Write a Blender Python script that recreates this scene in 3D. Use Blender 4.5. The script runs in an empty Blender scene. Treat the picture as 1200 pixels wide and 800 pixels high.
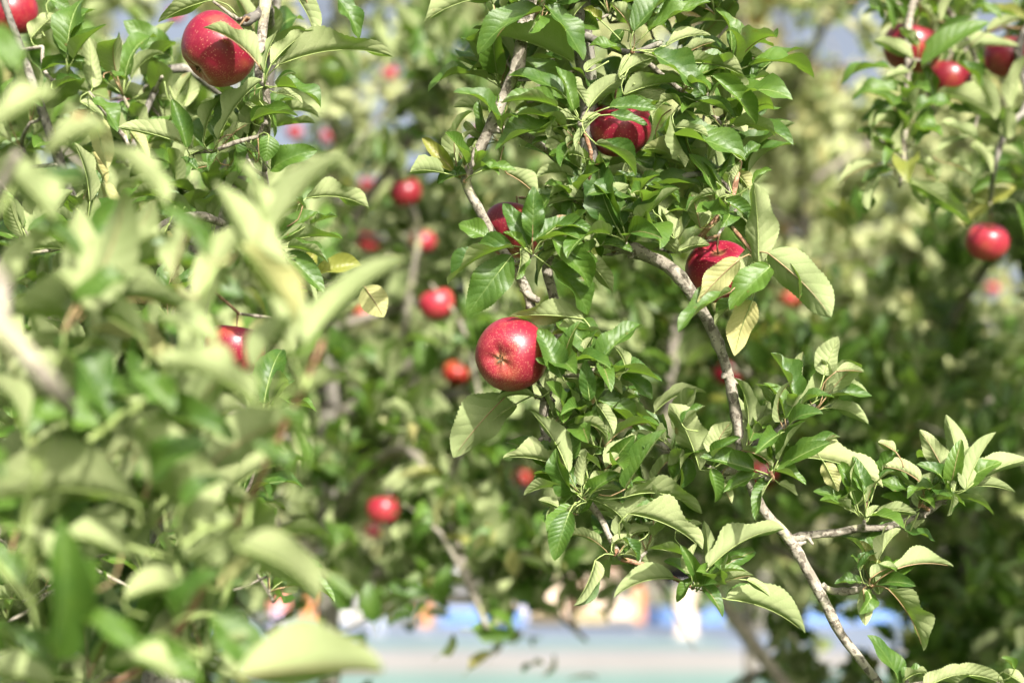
import bpy, math, random
import numpy as np
from mathutils import Vector, Matrix
R = math.radians
SC = bpy.context.scene
COL = SC.collection

# ------------------------------------------------------------------ camera, sky, sun, exposure
PITCH = R(8.2); FPX = 2000.0; CAM = Vector((0, 0, 1.6)); FOCUS = 1.9
cd = bpy.data.cameras.new('camera'); cam = bpy.data.objects.new('camera', cd); COL.objects.link(cam)
cd.lens = 60; cd.sensor_width = 36; cd.sensor_fit = 'HORIZONTAL'; cd.clip_start = 0.05; cd.clip_end = 3000
cam.location = CAM; cam.rotation_euler = (R(90) + PITCH, 0, 0)
cd.dof.use_dof = True; cd.dof.focus_distance = FOCUS; cd.dof.aperture_fstop = 2.8; cd.dof.aperture_blades = 0
SC.camera = cam
SUN = Vector((0.31, -0.77, 0.57)).normalized()
w = bpy.data.worlds.new('World'); SC.world = w; w.use_nodes = True
nt = w.node_tree; sky = nt.nodes.new('ShaderNodeTexSky'); sky.sky_type = 'NISHITA'; sky.sun_disc = False
sky.sun_elevation = math.asin(SUN.z); sky.sun_rotation = math.atan2(SUN.x, SUN.y); sky.dust_density = 8.0; sky.air_density = 0.8
bg = nt.nodes['Background']; bg.inputs[1].default_value = 0.125; hz = nt.nodes.new('ShaderNodeHueSaturation'); hz.inputs['Saturation'].default_value = 0.55; hz.inputs['Value'].default_value = 0.95; nt.links.new(sky.outputs[0], hz.inputs['Color']); nt.links.new(hz.outputs[0], bg.inputs[0])   # thin even haze over the whole sky
sl = bpy.data.lights.new('sun', 'SUN'); sun = bpy.data.objects.new('sun', sl); COL.objects.link(sun)
sl.energy = 5.0; sl.angle = R(0.53); sl.color = (1.0, 0.945, 0.86)
sun.rotation_euler = SUN.to_track_quat('Z', 'Y').to_euler(); sun.location = SUN * 30
SC.view_settings.view_transform = 'Standard'; SC.view_settings.look = 'None'; SC.view_settings.gamma = 1
SC.view_settings.use_curve_mapping = False; SC.view_settings.exposure = 1.08
try:
    SC.cycles.max_bounces = 8; SC.cycles.transmission_bounces = 6; SC.cycles.diffuse_bounces = 4
except Exception: pass

AF = Vector((0, math.cos(PITCH), math.sin(PITCH))); AU = Vector((0, -math.sin(PITCH), math.cos(PITCH))); AR = Vector((1, 0, 0))
def at(px, py, d):                      # a pixel of the 1200 x 800 photograph and a depth in metres -> a point
    return CAM + d * (AF + AR * ((px - 600) / FPX) + AU * ((400 - py) / FPX))
rnd = random.Random(11); RS = np.random.RandomState(5)

# ------------------------------------------------------------------ materials
def mat(name):
    m = bpy.data.materials.new(name); m.use_nodes = True
    n = m.node_tree.nodes; n.clear(); return m, m.node_tree, n
class G:                                 # tiny node helper
    def __init__(s, name):
        s.m, s.t, s.n = mat(name); s.out = s.n.new('ShaderNodeOutputMaterial')
    def new(s, k, **kw):
        o = s.n.new(k)
        for a, b in kw.items(): setattr(o, a, b)
        return o
    def put(s, sock, v):
        if hasattr(v, 'is_output'): s.t.links.new(v, sock)
        else: sock.default_value = v
    def math(s, op, a, b=0.0, c=None, clamp=False):
        o = s.new('ShaderNodeMath', operation=op, use_clamp=clamp); s.put(o.inputs[0], a); s.put(o.inputs[1], b)
        if c is not None: s.put(o.inputs[2], c)
        return o.outputs[0]
    def mix(s, f, a, b, blend='MIX'):
        o = s.new('ShaderNodeMix', data_type='RGBA', blend_type=blend)
        s.put(o.inputs[0], f); s.put(o.inputs[6], a if hasattr(a, 'is_output') else (*a, 1)); s.put(o.inputs[7], b if hasattr(b, 'is_output') else (*b, 1))
        return o.outputs[2]
    def noise(s, scale, detail=3, vec=None, rough=0.55):
        o = s.new('ShaderNodeTexNoise'); o.inputs['Scale'].default_value = scale; o.inputs['Detail'].default_value = detail; o.inputs['Roughness'].default_value = rough
        if vec is not None: s.t.links.new(vec, o.inputs['Vector'])
        return o.outputs['Fac']
    def ramp(s, f, lo, hi):
        o = s.new('ShaderNodeMapRange', interpolation_type='SMOOTHSTEP'); s.put(o.inputs[0], f); o.inputs[1].default_value = lo; o.inputs[2].default_value = hi
        return o.outputs[0]
    def bump(s, h, strength, dist):
        o = s.new('ShaderNodeBump'); o.inputs['Strength'].default_value = strength; o.inputs['Distance'].default_value = dist; s.t.links.new(h, o.inputs['Height'])
        return o.outputs[0]
    def bsdf(s, col, rough=0.5, spec=0.5, normal=None, coat=0, sub=0):
        o = s.new('ShaderNodeBsdfPrincipled'); s.put(o.inputs['Base Color'], col if hasattr(col, 'is_output') else (*col, 1)); s.put(o.inputs['Roughness'], rough)
        s.put(o.inputs['Specular IOR Level'], spec)
        if coat: o.inputs['Coat Weight'].default_value = coat; o.inputs['Coat Roughness'].default_value = 0.24
        if normal is not None: s.t.links.new(normal, o.inputs['Normal'])
        return o.outputs[0]
    def done(s, sh): s.t.links.new(sh, s.out.inputs['Surface']); return s.m

def leaf_material(name, top1, top2, under1, under2, trans, yellow=0.965, gloss=0.46):
    g = G(name)
    uv = g.new('ShaderNodeUVMap', uv_map='UVMap').outputs[0]
    sp = g.new('ShaderNodeSeparateXYZ'); g.t.links.new(uv, sp.inputs[0])
    t = g.math('ABSOLUTE', g.math('MULTIPLY_ADD', sp.outputs[0], 2.0, -1.0)); s = sp.outputs[1]
    oi = g.new('ShaderNodeObjectInfo').outputs['Random']
    at_ = g.new('ShaderNodeAttribute', attribute_name='rnd').outputs['Fac']
    r = g.math('FRACT', g.math('ADD', g.math('MULTIPLY', oi, 7.31), at_))
    r2 = g.math('FRACT', g.math('MULTIPLY', r, 17.7)); r3 = g.math('FRACT', g.math('MULTIPLY', r, 53.3))
    wob = g.math('MULTIPLY', g.noise(38, 2, g.new('ShaderNodeNewGeometry').outputs['Position']), 0.11)
    ph = g.math('FRACT', g.math('MULTIPLY', g.math('ADD', wob, g.math('SUBTRACT', s, g.math('MULTIPLY', t, 0.2))), g.math('MULTIPLY_ADD', r2, 3.0, 7.0)))
    dv = g.math('ABSOLUTE', g.math('SUBTRACT', ph, 0.5))
    vein = g.ramp(dv, 0.455, 0.495)
    vein = g.math('MULTIPLY', vein, g.ramp(t, 1.0, 0.5))
    mid = g.ramp(t, 0.055, 0.02)
    lines = g.math('MAXIMUM', g.math('MULTIPLY', vein, 0.4), mid)
    geo = g.new('ShaderNodeNewGeometry')
    nz = g.noise(55, 4, geo.outputs['Position']); nb = g.noise(420, 3, geo.outputs['Position'], 0.7)
    top = g.mix(r, top1, top2)
    top = g.mix(g.math('MULTIPLY', g.ramp(nz, 0.35, 0.75), 0.35), top, (top2[0] * 1.5, top2[1] * 1.25, top2[2]))
    top = g.mix(g.math('MULTIPLY', lines, 0.4), top, (0.17, 0.25, 0.07))
    und = g.mix(r2, under1, under2)
    und = g.mix(g.math('MULTIPLY', g.ramp(nz, 0.3, 0.8), 0.3), und, (under1[0] * 0.72, under1[1] * 0.8, under1[2] * 0.6))
    und = g.mix(g.math('MULTIPLY', lines, 0.45), und, (0.43, 0.45, 0.24))
    yl = g.ramp(r3, yellow, yellow + 0.03)
    top = g.mix(g.math('MULTIPLY', yl, 0.6), top, (0.27, 0.24, 0.05)); und = g.mix(g.math('MULTIPLY', yl, 0.6), und, (0.50, 0.42, 0.17))
    # brown nibbled blotches on a few leaves
    br = g.math('MULTIPLY', g.ramp(g.noise(30, 2, geo.outputs['Position']), 0.66, 0.70), g.ramp(r2, 0.72, 0.8))
    br = g.math('MULTIPLY', br, g.ramp(t, 0.45, 0.9))
    top = g.mix(br, top, (0.19, 0.10, 0.04)); und = g.mix(br, und, (0.30, 0.19, 0.10))
    sv = g.new('ShaderNodeTexVoronoi'); sv.inputs['Scale'].default_value = 70; g.t.links.new(geo.outputs['Position'], sv.inputs['Vector'])
    sc_ = g.new('ShaderNodeSeparateColor'); g.t.links.new(sv.outputs['Color'], sc_.inputs[0])
    spot = g.math('MULTIPLY', g.ramp(sv.outputs['Distance'], 0.16, 0.10), g.math('MULTIPLY', g.ramp(sc_.outputs[0], 0.78, 0.82), g.ramp(r, 0.45, 0.55)))
    top = g.mix(g.math('MULTIPLY', spot, 0.8), top, (0.13, 0.08, 0.03)); und = g.mix(g.math('MULTIPLY', spot, 0.55), und, (0.2, 0.15, 0.07))
    nv = g.new('ShaderNodeTexVoronoi', feature='DISTANCE_TO_EDGE'); nv.inputs['Scale'].default_value = 330; g.t.links.new(geo.outputs['Position'], nv.inputs['Vector'])
    net = g.ramp(nv.outputs['Distance'], 0.12, 0.02)
    top = g.mix(g.math('MULTIPLY', net, 0.16), top, (0.15, 0.23, 0.07)); und = g.mix(g.math('MULTIPLY', net, 0.22), und, (0.2, 0.27, 0.1))
    h = g.math('ADD', g.math('MULTIPLY', g.math('POWER', g.math('MULTIPLY', dv, 2.0), 2.0), -1.0), g.math('MULTIPLY', nb, 0.9))
    bt = g.bump(h, 0.3, 0.0011); bu = g.bump(g.math('MULTIPLY', h, -1.0), 0.32, 0.0011)
    stop = g.bsdf(top, gloss, 0.4, bt); sund = g.bsdf(und, 0.75, 0.2, bu)
    ms = g.new('ShaderNodeMixShader'); g.t.links.new(geo.outputs['Backfacing'], ms.inputs[0]); g.t.links.new(stop, ms.inputs[1]); g.t.links.new(sund, ms.inputs[2])
    tr = g.new('ShaderNodeBsdfTranslucent'); g.put(tr.inputs[0], g.mix(g.math('MULTIPLY', lines, 0.5), trans, (trans[0] * 0.6, trans[1] * 0.6, trans[2] * 0.5)))
    m2 = g.new('ShaderNodeMixShader'); m2.inputs[0].default_value = 0.22; g.t.links.new(ms.outputs[0], m2.inputs[1]); g.t.links.new(tr.outputs[0], m2.inputs[2])
    return g.done(m2.outputs[0])
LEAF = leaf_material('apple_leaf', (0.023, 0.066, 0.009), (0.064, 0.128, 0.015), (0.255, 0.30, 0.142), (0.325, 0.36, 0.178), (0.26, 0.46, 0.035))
LEAFLIT = leaf_material('sunlit_pale_apple_leaf', (0.13, 0.20, 0.055), (0.22, 0.28, 0.10), (0.43, 0.46, 0.24), (0.52, 0.53, 0.29), (0.45, 0.56, 0.18), yellow=0.85)  # paler autumn leaf; sunlight on the back rows is put into its colour
LEAFY = leaf_material('old_apple_leaf', (0.06, 0.11, 0.02), (0.12, 0.17, 0.035), (0.36, 0.36, 0.16), (0.40, 0.385, 0.175), (0.36, 0.42, 0.05), yellow=0.75)

def bark(name, c1, c2, lichen, scale=1.0):
    g = G(name); geo = g.new('ShaderNodeNewGeometry').outputs['Position']
    n1 = g.noise(40 * scale, 5, geo); n2 = g.noise(160 * scale, 4, geo); n3 = g.noise(22 * scale, 3, geo)
    c = g.mix(g.ramp(n1, 0.35, 0.65), c1, c2); c = g.mix(g.math('MULTIPLY', g.ramp(n2, 0.5, 0.6), 0.8), c, (c1[0] * 0.38, c1[1] * 0.35, c1[2] * 0.33))
    c = g.mix(g.math('MULTIPLY', g.ramp(n3, 0.58, 0.66), 0.7), c, lichen)
    v = g.new('ShaderNodeTexVoronoi'); v.inputs['Scale'].default_value = 210 * scale; g.t.links.new(geo, v.inputs['Vector'])
    c = g.mix(g.math('MULTIPLY', g.ramp(v.outputs['Distance'], 0.22, 0.12), 0.5), c, (0.45, 0.41, 0.33))
    h = g.math('ADD', n1, g.math('MULTIPLY', n2, 0.5))
    return g.done(g.bsdf(c, 0.85, 0.25, g.bump(h, 0.9, 0.003)))
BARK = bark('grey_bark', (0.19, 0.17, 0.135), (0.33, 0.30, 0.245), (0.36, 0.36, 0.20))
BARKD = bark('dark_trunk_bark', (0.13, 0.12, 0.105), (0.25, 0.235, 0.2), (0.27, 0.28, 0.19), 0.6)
SHOOT = bark('reddish_shoot_bark', (0.24, 0.12, 0.07), (0.34, 0.21, 0.13), (0.36, 0.28, 0.16))
def simple(name, col, rough=0.6, var=0.2, scale=20, spec=0.4, bmp=0.0):
    g = G(name); p = g.new('ShaderNodeNewGeometry').outputs['Position']; n = g.noise(scale, 4, p)
    c = g.mix(g.ramp(n, 0.3, 0.7), tuple(x * (1 - var) for x in col), tuple(min(1, x * (1 + var)) for x in col))
    return g.done(g.bsdf(c, rough, spec, g.bump(n, bmp, 0.02) if bmp else None))
PETI = simple('petiole_green', (0.22, 0.28, 0.09), 0.55, 0.15, 60)
PETR = simple('petiole_reddish', (0.26, 0.18, 0.09), 0.5, 0.15, 60)

def apple_material(name, deep, bright, pale, dots=1.0, blush=0.0):
    g = G(name); tc = g.new('ShaderNodeTexCoord').outputs['Object']
    sp = g.new('ShaderNodeSeparateXYZ'); g.t.links.new(tc, sp.inputs[0]); z = sp.outputs[2]
    ang = g.math('ARCTAN2', sp.outputs[1], sp.outputs[0])
    cv = g.new('ShaderNodeCombineXYZ'); g.put(cv.inputs[0], g.math('MULTIPLY', g.math('COSINE', ang), 3.0)); g.put(cv.inputs[1], g.math('MULTIPLY', g.math('SINE', ang), 3.0)); g.put(cv.inputs[2], g.math('MULTIPLY', z, 9.0))
    st = g.noise(5.0, 5, cv.outputs[0]); bl = g.noise(14, 3, tc)
    c = g.mix(g.ramp(bl, 0.3, 0.75), deep, bright)
    c = g.mix(g.math('MULTIPLY', g.ramp(st, 0.5, 0.75), 0.45), c, pale)
    c = g.mix(g.math('MULTIPLY', g.ramp(g.noise(26, 2, tc), 0.55, 0.72), 0.3), c, (0.36, 0.13, 0.04))
    if blush: c = g.mix(g.math('MULTIPLY', g.ramp(sp.outputs[0], -0.01, 0.035), blush), c, (0.62, 0.27, 0.05))
    low = g.ramp(z, -0.022, -0.036); c = g.mix(g.math('MULTIPLY', low, 0.35), c, pale)
    rr = g.math('SQRT', g.math('ADD', g.math('POWER', sp.outputs[0], 2.0), g.math('POWER', sp.outputs[1], 2.0)))
    c = g.mix(g.math('MULTIPLY', g.ramp(rr, 0.011, 0.002), 0.6), c, (0.34, 0.22, 0.09))
    v = g.new('ShaderNodeTexVoronoi'); v.inputs['Scale'].default_value = 400; g.t.links.new(tc, v.inputs['Vector'])
    v2 = g.new('ShaderNodeTexVoronoi'); v2.inputs['Scale'].default_value = 640; g.t.links.new(tc, v2.inputs['Vector'])
    sepc = g.new('ShaderNodeSeparateColor'); g.t.links.new(v.outputs['Color'], sepc.inputs[0])
    d1 = g.math('MULTIPLY', g.ramp(v.outputs['Distance'], 0.30, 0.17), g.ramp(sepc.outputs[0], 0.45, 0.55))
    d2 = g.math('MULTIPLY', g.ramp(v2.outputs['Distance'], 0.36, 0.2), g.math('MULTIPLY', g.ramp(z, 0.01, -0.025), g.ramp(bl, 0.38, 0.6)))
    d = g.math('MULTIPLY', g.math('MAXIMUM', d1, d2), 0.42 * dots)
    c = g.mix(d, c, (0.6, 0.34, 0.2))
    return g.done(g.bsdf(c, g.math('MULTIPLY_ADD', d, 0.15, 0.36), 0.5, g.bump(d, 0.15, 0.0006), coat=0.14))
APR = apple_material('red_apple_skin', (0.165, 0.005, 0.021), (0.255, 0.009, 0.032), (0.30, 0.04, 0.045))
APB = apple_material('bright_red_apple_skin', (0.26, 0.01, 0.03), (0.40, 0.03, 0.05), (0.46, 0.12, 0.06), 0.8, 0.18)
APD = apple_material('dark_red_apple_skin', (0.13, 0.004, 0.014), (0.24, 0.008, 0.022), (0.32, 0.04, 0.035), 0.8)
APO = apple_material('orange_red_apple_skin', (0.40, 0.025, 0.022), (0.5, 0.05, 0.03), (0.52, 0.16, 0.06), 0.7, 0.45)
STEM = simple('apple_stem_brown', (0.16, 0.10, 0.05), 0.8, 0.3, 200)
SEPAL = simple('dry_sepal', (0.075, 0.06, 0.035), 0.9, 0.4, 300)

# ------------------------------------------------------------------ object helpers
def obj(name, me, parent=None, loc=None):
    o = bpy.data.objects.new(name, me); COL.objects.link(o)
    if parent is not None: o.parent = parent
    if loc is not None: o.location = loc
    return o
def tag(o, label=None, cat=None, group=None, kind=None):
    for k, v in (('label', label), ('category', cat), ('group', group), ('kind', kind)):
        if v: o[k] = v
    return o
def empty(name, loc, label, cat, group=None):
    o = obj(name, None, None, loc); o.empty_display_size = 0.1; return tag(o, label, cat, group)
def mesh(name, v, f, mats, mi=None, smooth=True, uv=None, rn=None):
    me = bpy.data.meshes.new(name); me.from_pydata([tuple(map(float, p)) for p in v], [], f)
    for m in mats: me.materials.append(m)
    if mi is not None: me.polygons.foreach_set('material_index', mi)
    if smooth: me.polygons.foreach_set('use_smooth', [True] * len(me.polygons))
    if uv is not None:
        l = me.uv_layers.new(name='UVMap'); idx = np.empty(len(me.loops), dtype=np.int32); me.loops.foreach_get('vertex_index', idx)
        l.data.foreach_set('uv', np.asarray(uv, dtype=np.float32)[idx].ravel())
    if rn is not None:
        a = me.attributes.new('rnd', 'FLOAT', 'POINT'); a.data.foreach_set('value', np.asarray(rn, dtype=np.float32))
    me.update(); return me
def bm_box(v, f, c, s, rot=0.0, tap=1.0):
    b = len(v); cr, sr = math.cos(rot), math.sin(rot)
    for z in (-1, 1):
        k = tap if z > 0 else 1
        for x, y in ((-1, -1), (1, -1), (1, 1), (-1, 1)):
            X, Y = x * s[0] / 2 * k, y * s[1] / 2 * k
            v.append((c[0] + X * cr - Y * sr, c[1] + X * sr + Y * cr, c[2] + z * s[2] / 2))
    for q in ((3, 2, 1, 0), (4, 5, 6, 7), (0, 1, 5, 4), (1, 2, 6, 5), (2, 3, 7, 6), (3, 0, 4, 7)): f.append(tuple(b + i for i in q))
def spline(pts, step):
    P = [Vector(p[:3]) for p in pts]; r = [p[3] for p in pts]; out = []
    for i in range(len(P) - 1):
        p0 = P[max(i - 1, 0)]; p1 = P[i]; p2 = P[i + 1]; p3 = P[min(i + 2, len(P) - 1)]
        n = max(2, int((p2 - p1).length / step))
        for k in range(n):
            t = k / n
            q = 0.5 * ((2 * p1) + (p2 - p0) * t + (2 * p0 - 5 * p1 + 4 * p2 - p3) * t * t + (3 * p1 - p0 - 3 * p2 + p3) * t ** 3)
            out.append((q, r[i] + (r[i + 1] - r[i]) * t))
    out.append((P[-1], r[-1])); return out
def tube(v, f, path, sides=8, knob=0.0, rng=rnd):
    prev = None; b0 = len(v); n = len(path); wob = 0.0; nodeat = rng.randint(3, 6)
    for i, (p, r) in enumerate(path):
        tg = (path[min(i + 1, n - 1)][0] - path[max(i - 1, 0)][0]).normalized()
        x = (prev - tg * prev.dot(tg)) if prev is not None else tg.orthogonal()
        if x.length < 1e-6: x = tg.orthogonal()
        x.normalize(); prev = x; y = tg.cross(x)
        rr = r
        if knob:
            nodeat -= 1
            if nodeat == 0: rr = r * (1 + knob * rng.uniform(0.5, 1.0)); nodeat = rng.randint(4, 9)
            rr *= 1 + knob * 0.35 * rng.uniform(-1, 1)
        for k in range(sides):
            a = 2 * math.pi * k / sides; e = rr * (1 + (knob * 0.3 * rng.uniform(-1, 1) if knob else 0))
            v.append(tuple(p + x * (math.cos(a) * e) + y * (math.sin(a) * e)))
    for i in range(n - 1):
        for k in range(sides):
            a = b0 + i * sides + k; b = b0 + i * sides + (k + 1) % sides; f.append((a, b, b + sides, a + sides))
    v.append(tuple(path[0][0])); v.append(tuple(path[-1][0] + (path[-1][0] - path[-2][0]).normalized() * path[-1][1] * 0.6)); c0, c1 = len(v) - 2, len(v) - 1
    for k in range(sides):
        f.append((c0, b0 + (k + 1) % sides, b0 + k)); e = b0 + (n - 1) * sides; f.append((c1, e + k, e + (k + 1) % sides))

# ------------------------------------------------------------------ leaves
def leaf_grid(W, fold, curve, wave, roll, seed, nseg, nh, serr, twist=0.0):
    """unit-chord leaf: x base->tip, z upper side; returns verts, faces, uv, frame of the base"""
    rg = random.Random(seed); ss = [i / nseg for i in range(nseg + 1)]
    a = [-curve * (s ** 1.25) for s in ss]; px = [0.0]; pz = [0.0]
    for i in range(nseg):
        m = (a[i] + a[i + 1]) / 2; px.append(px[-1] + math.cos(m) / nseg); pz.append(pz[-1] + math.sin(m) / nseg)
    th = math.atan2(pz[-1], px[-1]); L = math.hypot(px[-1], pz[-1]); c, s_ = math.cos(-th), math.sin(-th)
    P = [((x * c - z * s_) / L, (x * s_ + z * c) / L) for x, z in zip(px, pz)]; A = [q - th for q in a]
    wmax = 0.43 ** 0.62 * 0.57 ** 0.85; v = []; uv = []; ph = [rg.uniform(0, 6.28), rg.uniform(0, 6.28)]; fq = rg.uniform(6, 15)
    fl = [fold * rg.uniform(0.7, 1.3), fold * rg.uniform(0.7, 1.3)]; tw = twist
    cols = [-(nh - i) / nh for i in range(nh)] + [0.0] + [(i + 1) / nh for i in range(nh)]
    for i, s in enumerate(ss):
        wd = W / 2 * (max(s, 0.0) ** 0.62 * max(1 - s, 0.0) ** 0.85) / wmax + 0.004 * (1 - s)
        nx, nz = -math.sin(A[i]), math.cos(A[i])
        for t in cols:
            u = abs(t); sd = 0 if t < 0 else 1; e = wd
            if serr and u == 1: e = wd * (1 + (serr if i % 2 else -serr) * rg.uniform(0.5, 1.5)) + 0.0 
            f = fl[sd] * (1 - 0.35 * s) + roll * u
            yy = e * u * math.cos(f) * (1 if t > 0 else -1); zz = e * u * math.sin(f) + wave * wd * u * u * math.sin(fq * s + ph[sd])
            if u == 0: zz -= 0.0
            q = tw * (s - 0.3); yy, zz = yy * math.cos(q) - zz * math.sin(q), yy * math.sin(q) + zz * math.cos(q)
            v.append((P[i][0] + nx * zz, yy, P[i][1] + nz * zz)); uv.append((t * 0.5 + 0.5, s))
    n = len(cols); f = [(i * n + j, (i + 1) * n + j, (i + 1) * n + j + 1, i * n + j + 1) for i in range(nseg) for j in range(n - 1)]
    f = [tuple(reversed(q)) for q in f]      # faces front towards +z
    return v, f, uv, P, A
def check_up(v, f):
    a, b, c = (Vector(v[i]) for i in f[len(f) // 2][:3]); return (b - a).cross(c - a).z > 0
_t = leaf_grid(0.5, 0.1, 0, 0, 0, 0, 6, 1, 0)
FLIP = not check_up(_t[0], _t[1])
def finish_leaf(name, g, length, mats, petiole_pts=None, midrib=True, psides=4, pr=0.0011):
    v, f, uv, P, A = g; v = [(x * length, y * length, z * length) for x, y, z in v]
    if FLIP: f = [tuple(reversed(q)) for q in f]
    uv = list(uv); mi = [0] * len(f)
    paths = []
    if petiole_pts: paths.append(petiole_pts)
    if midrib:
        k = max(1, len(P) // 9)
        paths.append([(Vector((P[i][0] * length + math.sin(A[i]) * 0.0004, 0, P[i][1] * length - math.cos(A[i]) * 0.0004)), pr * 0.75 * (1 - 0.85 * i / len(P))) for i in range(0, len(P), k)])
    for p in paths:
        b = len(v); nf = len(f); tube(v, f, p, psides); uv += [(0.5, 0.0)] * (len(v) - b); mi += [1] * (len(f) - nf)
    return mesh(name, v, f, mats, mi, True, uv, [0.0] * len(v))
def frame(base, d, n):
    x = d.normalized(); z = (n - x * n.dot(x))
    if z.length < 1e-5: z = x.orthogonal()
    z.normalize(); y = z.cross(x); return Matrix(((x.x, y.x, z.x, base.x), (x.y, y.y, z.y, base.y), (x.z, y.z, z.z, base.z), (0, 0, 0, 1)))

class Tree:
    def __init__(s, loc, label, group, seed, cat='apple tree'):
        s.loc = Vector(loc); s.root = empty('apple_tree', s.loc, label, cat, group); s.br = []; s.rg = random.Random(seed); s.n = 0; s.pend = []; s.mass = []
    def limb(s, pts, name='branch', m=BARK, step=0.012, sides=9, knob=0.16):
        path = spline(pts, step); v, f = [], []
        tube(v, f, [(p - s.loc, r) for p, r in path], sides, knob, s.rg)
        o = obj(name, mesh(name, v, f, [m]), s.root); s.br.append((o, np.array([tuple(p) for p, r in path]), [r for p, r in path])); return o
    def nearest(s, p, skip=()):
        best = None
        for o, a, r in s.br:
            if o in skip: continue
            d = ((a - np.array(tuple(p))) ** 2).sum(1); i = int(d.argmin())
            if best is None or d[i] < best[0]: best = (d[i], o, Vector(a[i]), r[i])
        return best[1], best[2], math.sqrt(best[0]), best[3]
    def spur(s, node, r=0.0025, m=BARK, name='twig', sag=0.0):
        o, q, d, rr = s.nearest(node)
        if d < 0.006: return o
        mid = (q + node) / 2 + Vector((0, 0, sag * d)) + Vector((s.rg.uniform(-1, 1), s.rg.uniform(-1, 1), s.rg.uniform(-1, 1))) * d * 0.12
        return s.limb([(*q, min(r * 1.35, rr)), (*mid, r * 1.1), (*node, r)], name, m, 0.012 if d < 0.5 else 0.04, 7, 0.2)
    def put_leaf(s, me, M, parent):
        o = obj('leaf', me, parent); o.matrix_basis = Matrix.Translation(-s.loc) @ M; s.n += 1; return o

VAR = []
for i in range(20):
    rg = random.Random(100 + i)
    g = leaf_grid(rg.uniform(0.42, 0.56), rg.uniform(0.3, 0.8), rg.uniform(0.3, 1.5), rg.uniform(0.1, 0.35), rg.uniform(-0.2, 0.55), i, 14, 2, 0.03, rg.uniform(-0.6, 0.6))
    L = 1.0; a0 = g[4][0]; pl = rg.uniform(0.22, 0.4); d0 = Vector((-math.cos(a0), 0, -math.sin(a0)))
    pp = [(d0 * pl + Vector((0, 0, -pl * 0.12)), 0.017), (d0 * pl * 0.5, 0.014), (Vector((0, 0, 0)), 0.013)]
    VAR.append((finish_leaf('leaf', g, 1.0, [LEAF, PETI if i % 4 else PETR], pp, True, 4, 0.013), pp[0][0]))
LOW = []
for i in range(10):
    rg = random.Random(300 + i); g = leaf_grid(rg.uniform(0.42, 0.58), rg.uniform(0.2, 0.6), rg.uniform(0.3, 1.3), 0.15, 0.2, i, 4, 1, 0.0, rg.uniform(-0.5, 0.5))
    v, f, uv, P, A = g
    if FLIP: f = [tuple(reversed(q)) for q in f]
    a0 = A[0]; d0 = (-math.cos(a0) * 0.3, 0, -math.sin(a0) * 0.3); b = len(v)
    v = v + [(d0[0], -0.013, d0[2]), (d0[0], 0.013, d0[2]), (0, 0.013, 0), (0, -0.013, 0)]; f = f + [(b, b + 1, b + 2, b + 3)]; uv = uv + [(0.5, 0.0)] * 4
    LOW.append((np.array(v), f, uv, mesh('leaf', v, f, [LEAF if i % 8 else LEAFY], None, True, uv, [0.0] * len(v)), Vector(d0), mesh('leaf', v, f, [LEAFLIT], None, True, uv, [0.0] * len(v))))

CONE = []                                 # apples kept clear of leaves from the sun and the photograph's side: (point, radius)
def rosette(T, node, axis, n, lo=0.055, hi=0.085, parent=None, clear=True, spread=(25, 85), mass=True):
    axis = axis.normalized(); ex = axis.orthogonal().normalized(); ey = axis.cross(ex); a0 = T.rg.uniform(0, 6.28)
    parent = parent or T.nearest(node)[0]
    for k in range(n):
        a = a0 + k * 2.4 + T.rg.uniform(-.3, .3); e = R(T.rg.uniform(*spread)); d = (axis * math.cos(e) + (ex * math.cos(a) + ey * math.sin(a)) * math.sin(e))
        L = T.rg.uniform(lo, hi); nrm = (axis + Vector((T.rg.uniform(-.5, .5), T.rg.uniform(-.5, .5), T.rg.uniform(-.2, .5))))
        me, off = T.rg.choice(VAR); M = frame(node, d, nrm) @ Matrix.Diagonal((L, L, L, 1)); M = M @ Matrix.Translation(-off)
        if clear and blocked(M.to_translation() + d * L * 0.5, 0.45 * L): continue
        if mass: T.mass.append((me, M))
        else: T.put_leaf(me, M, parent)
def blocked(p, m):
    for c, r in CONE:
        for src, far in ((CAM - c, 9.0), (SUN * 10, 0.5)):
            u = src.normalized(); q = p - c; t = q.dot(u)
            if 0 < t < far and (q - u * t).length < r + m: return True
    return False

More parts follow.
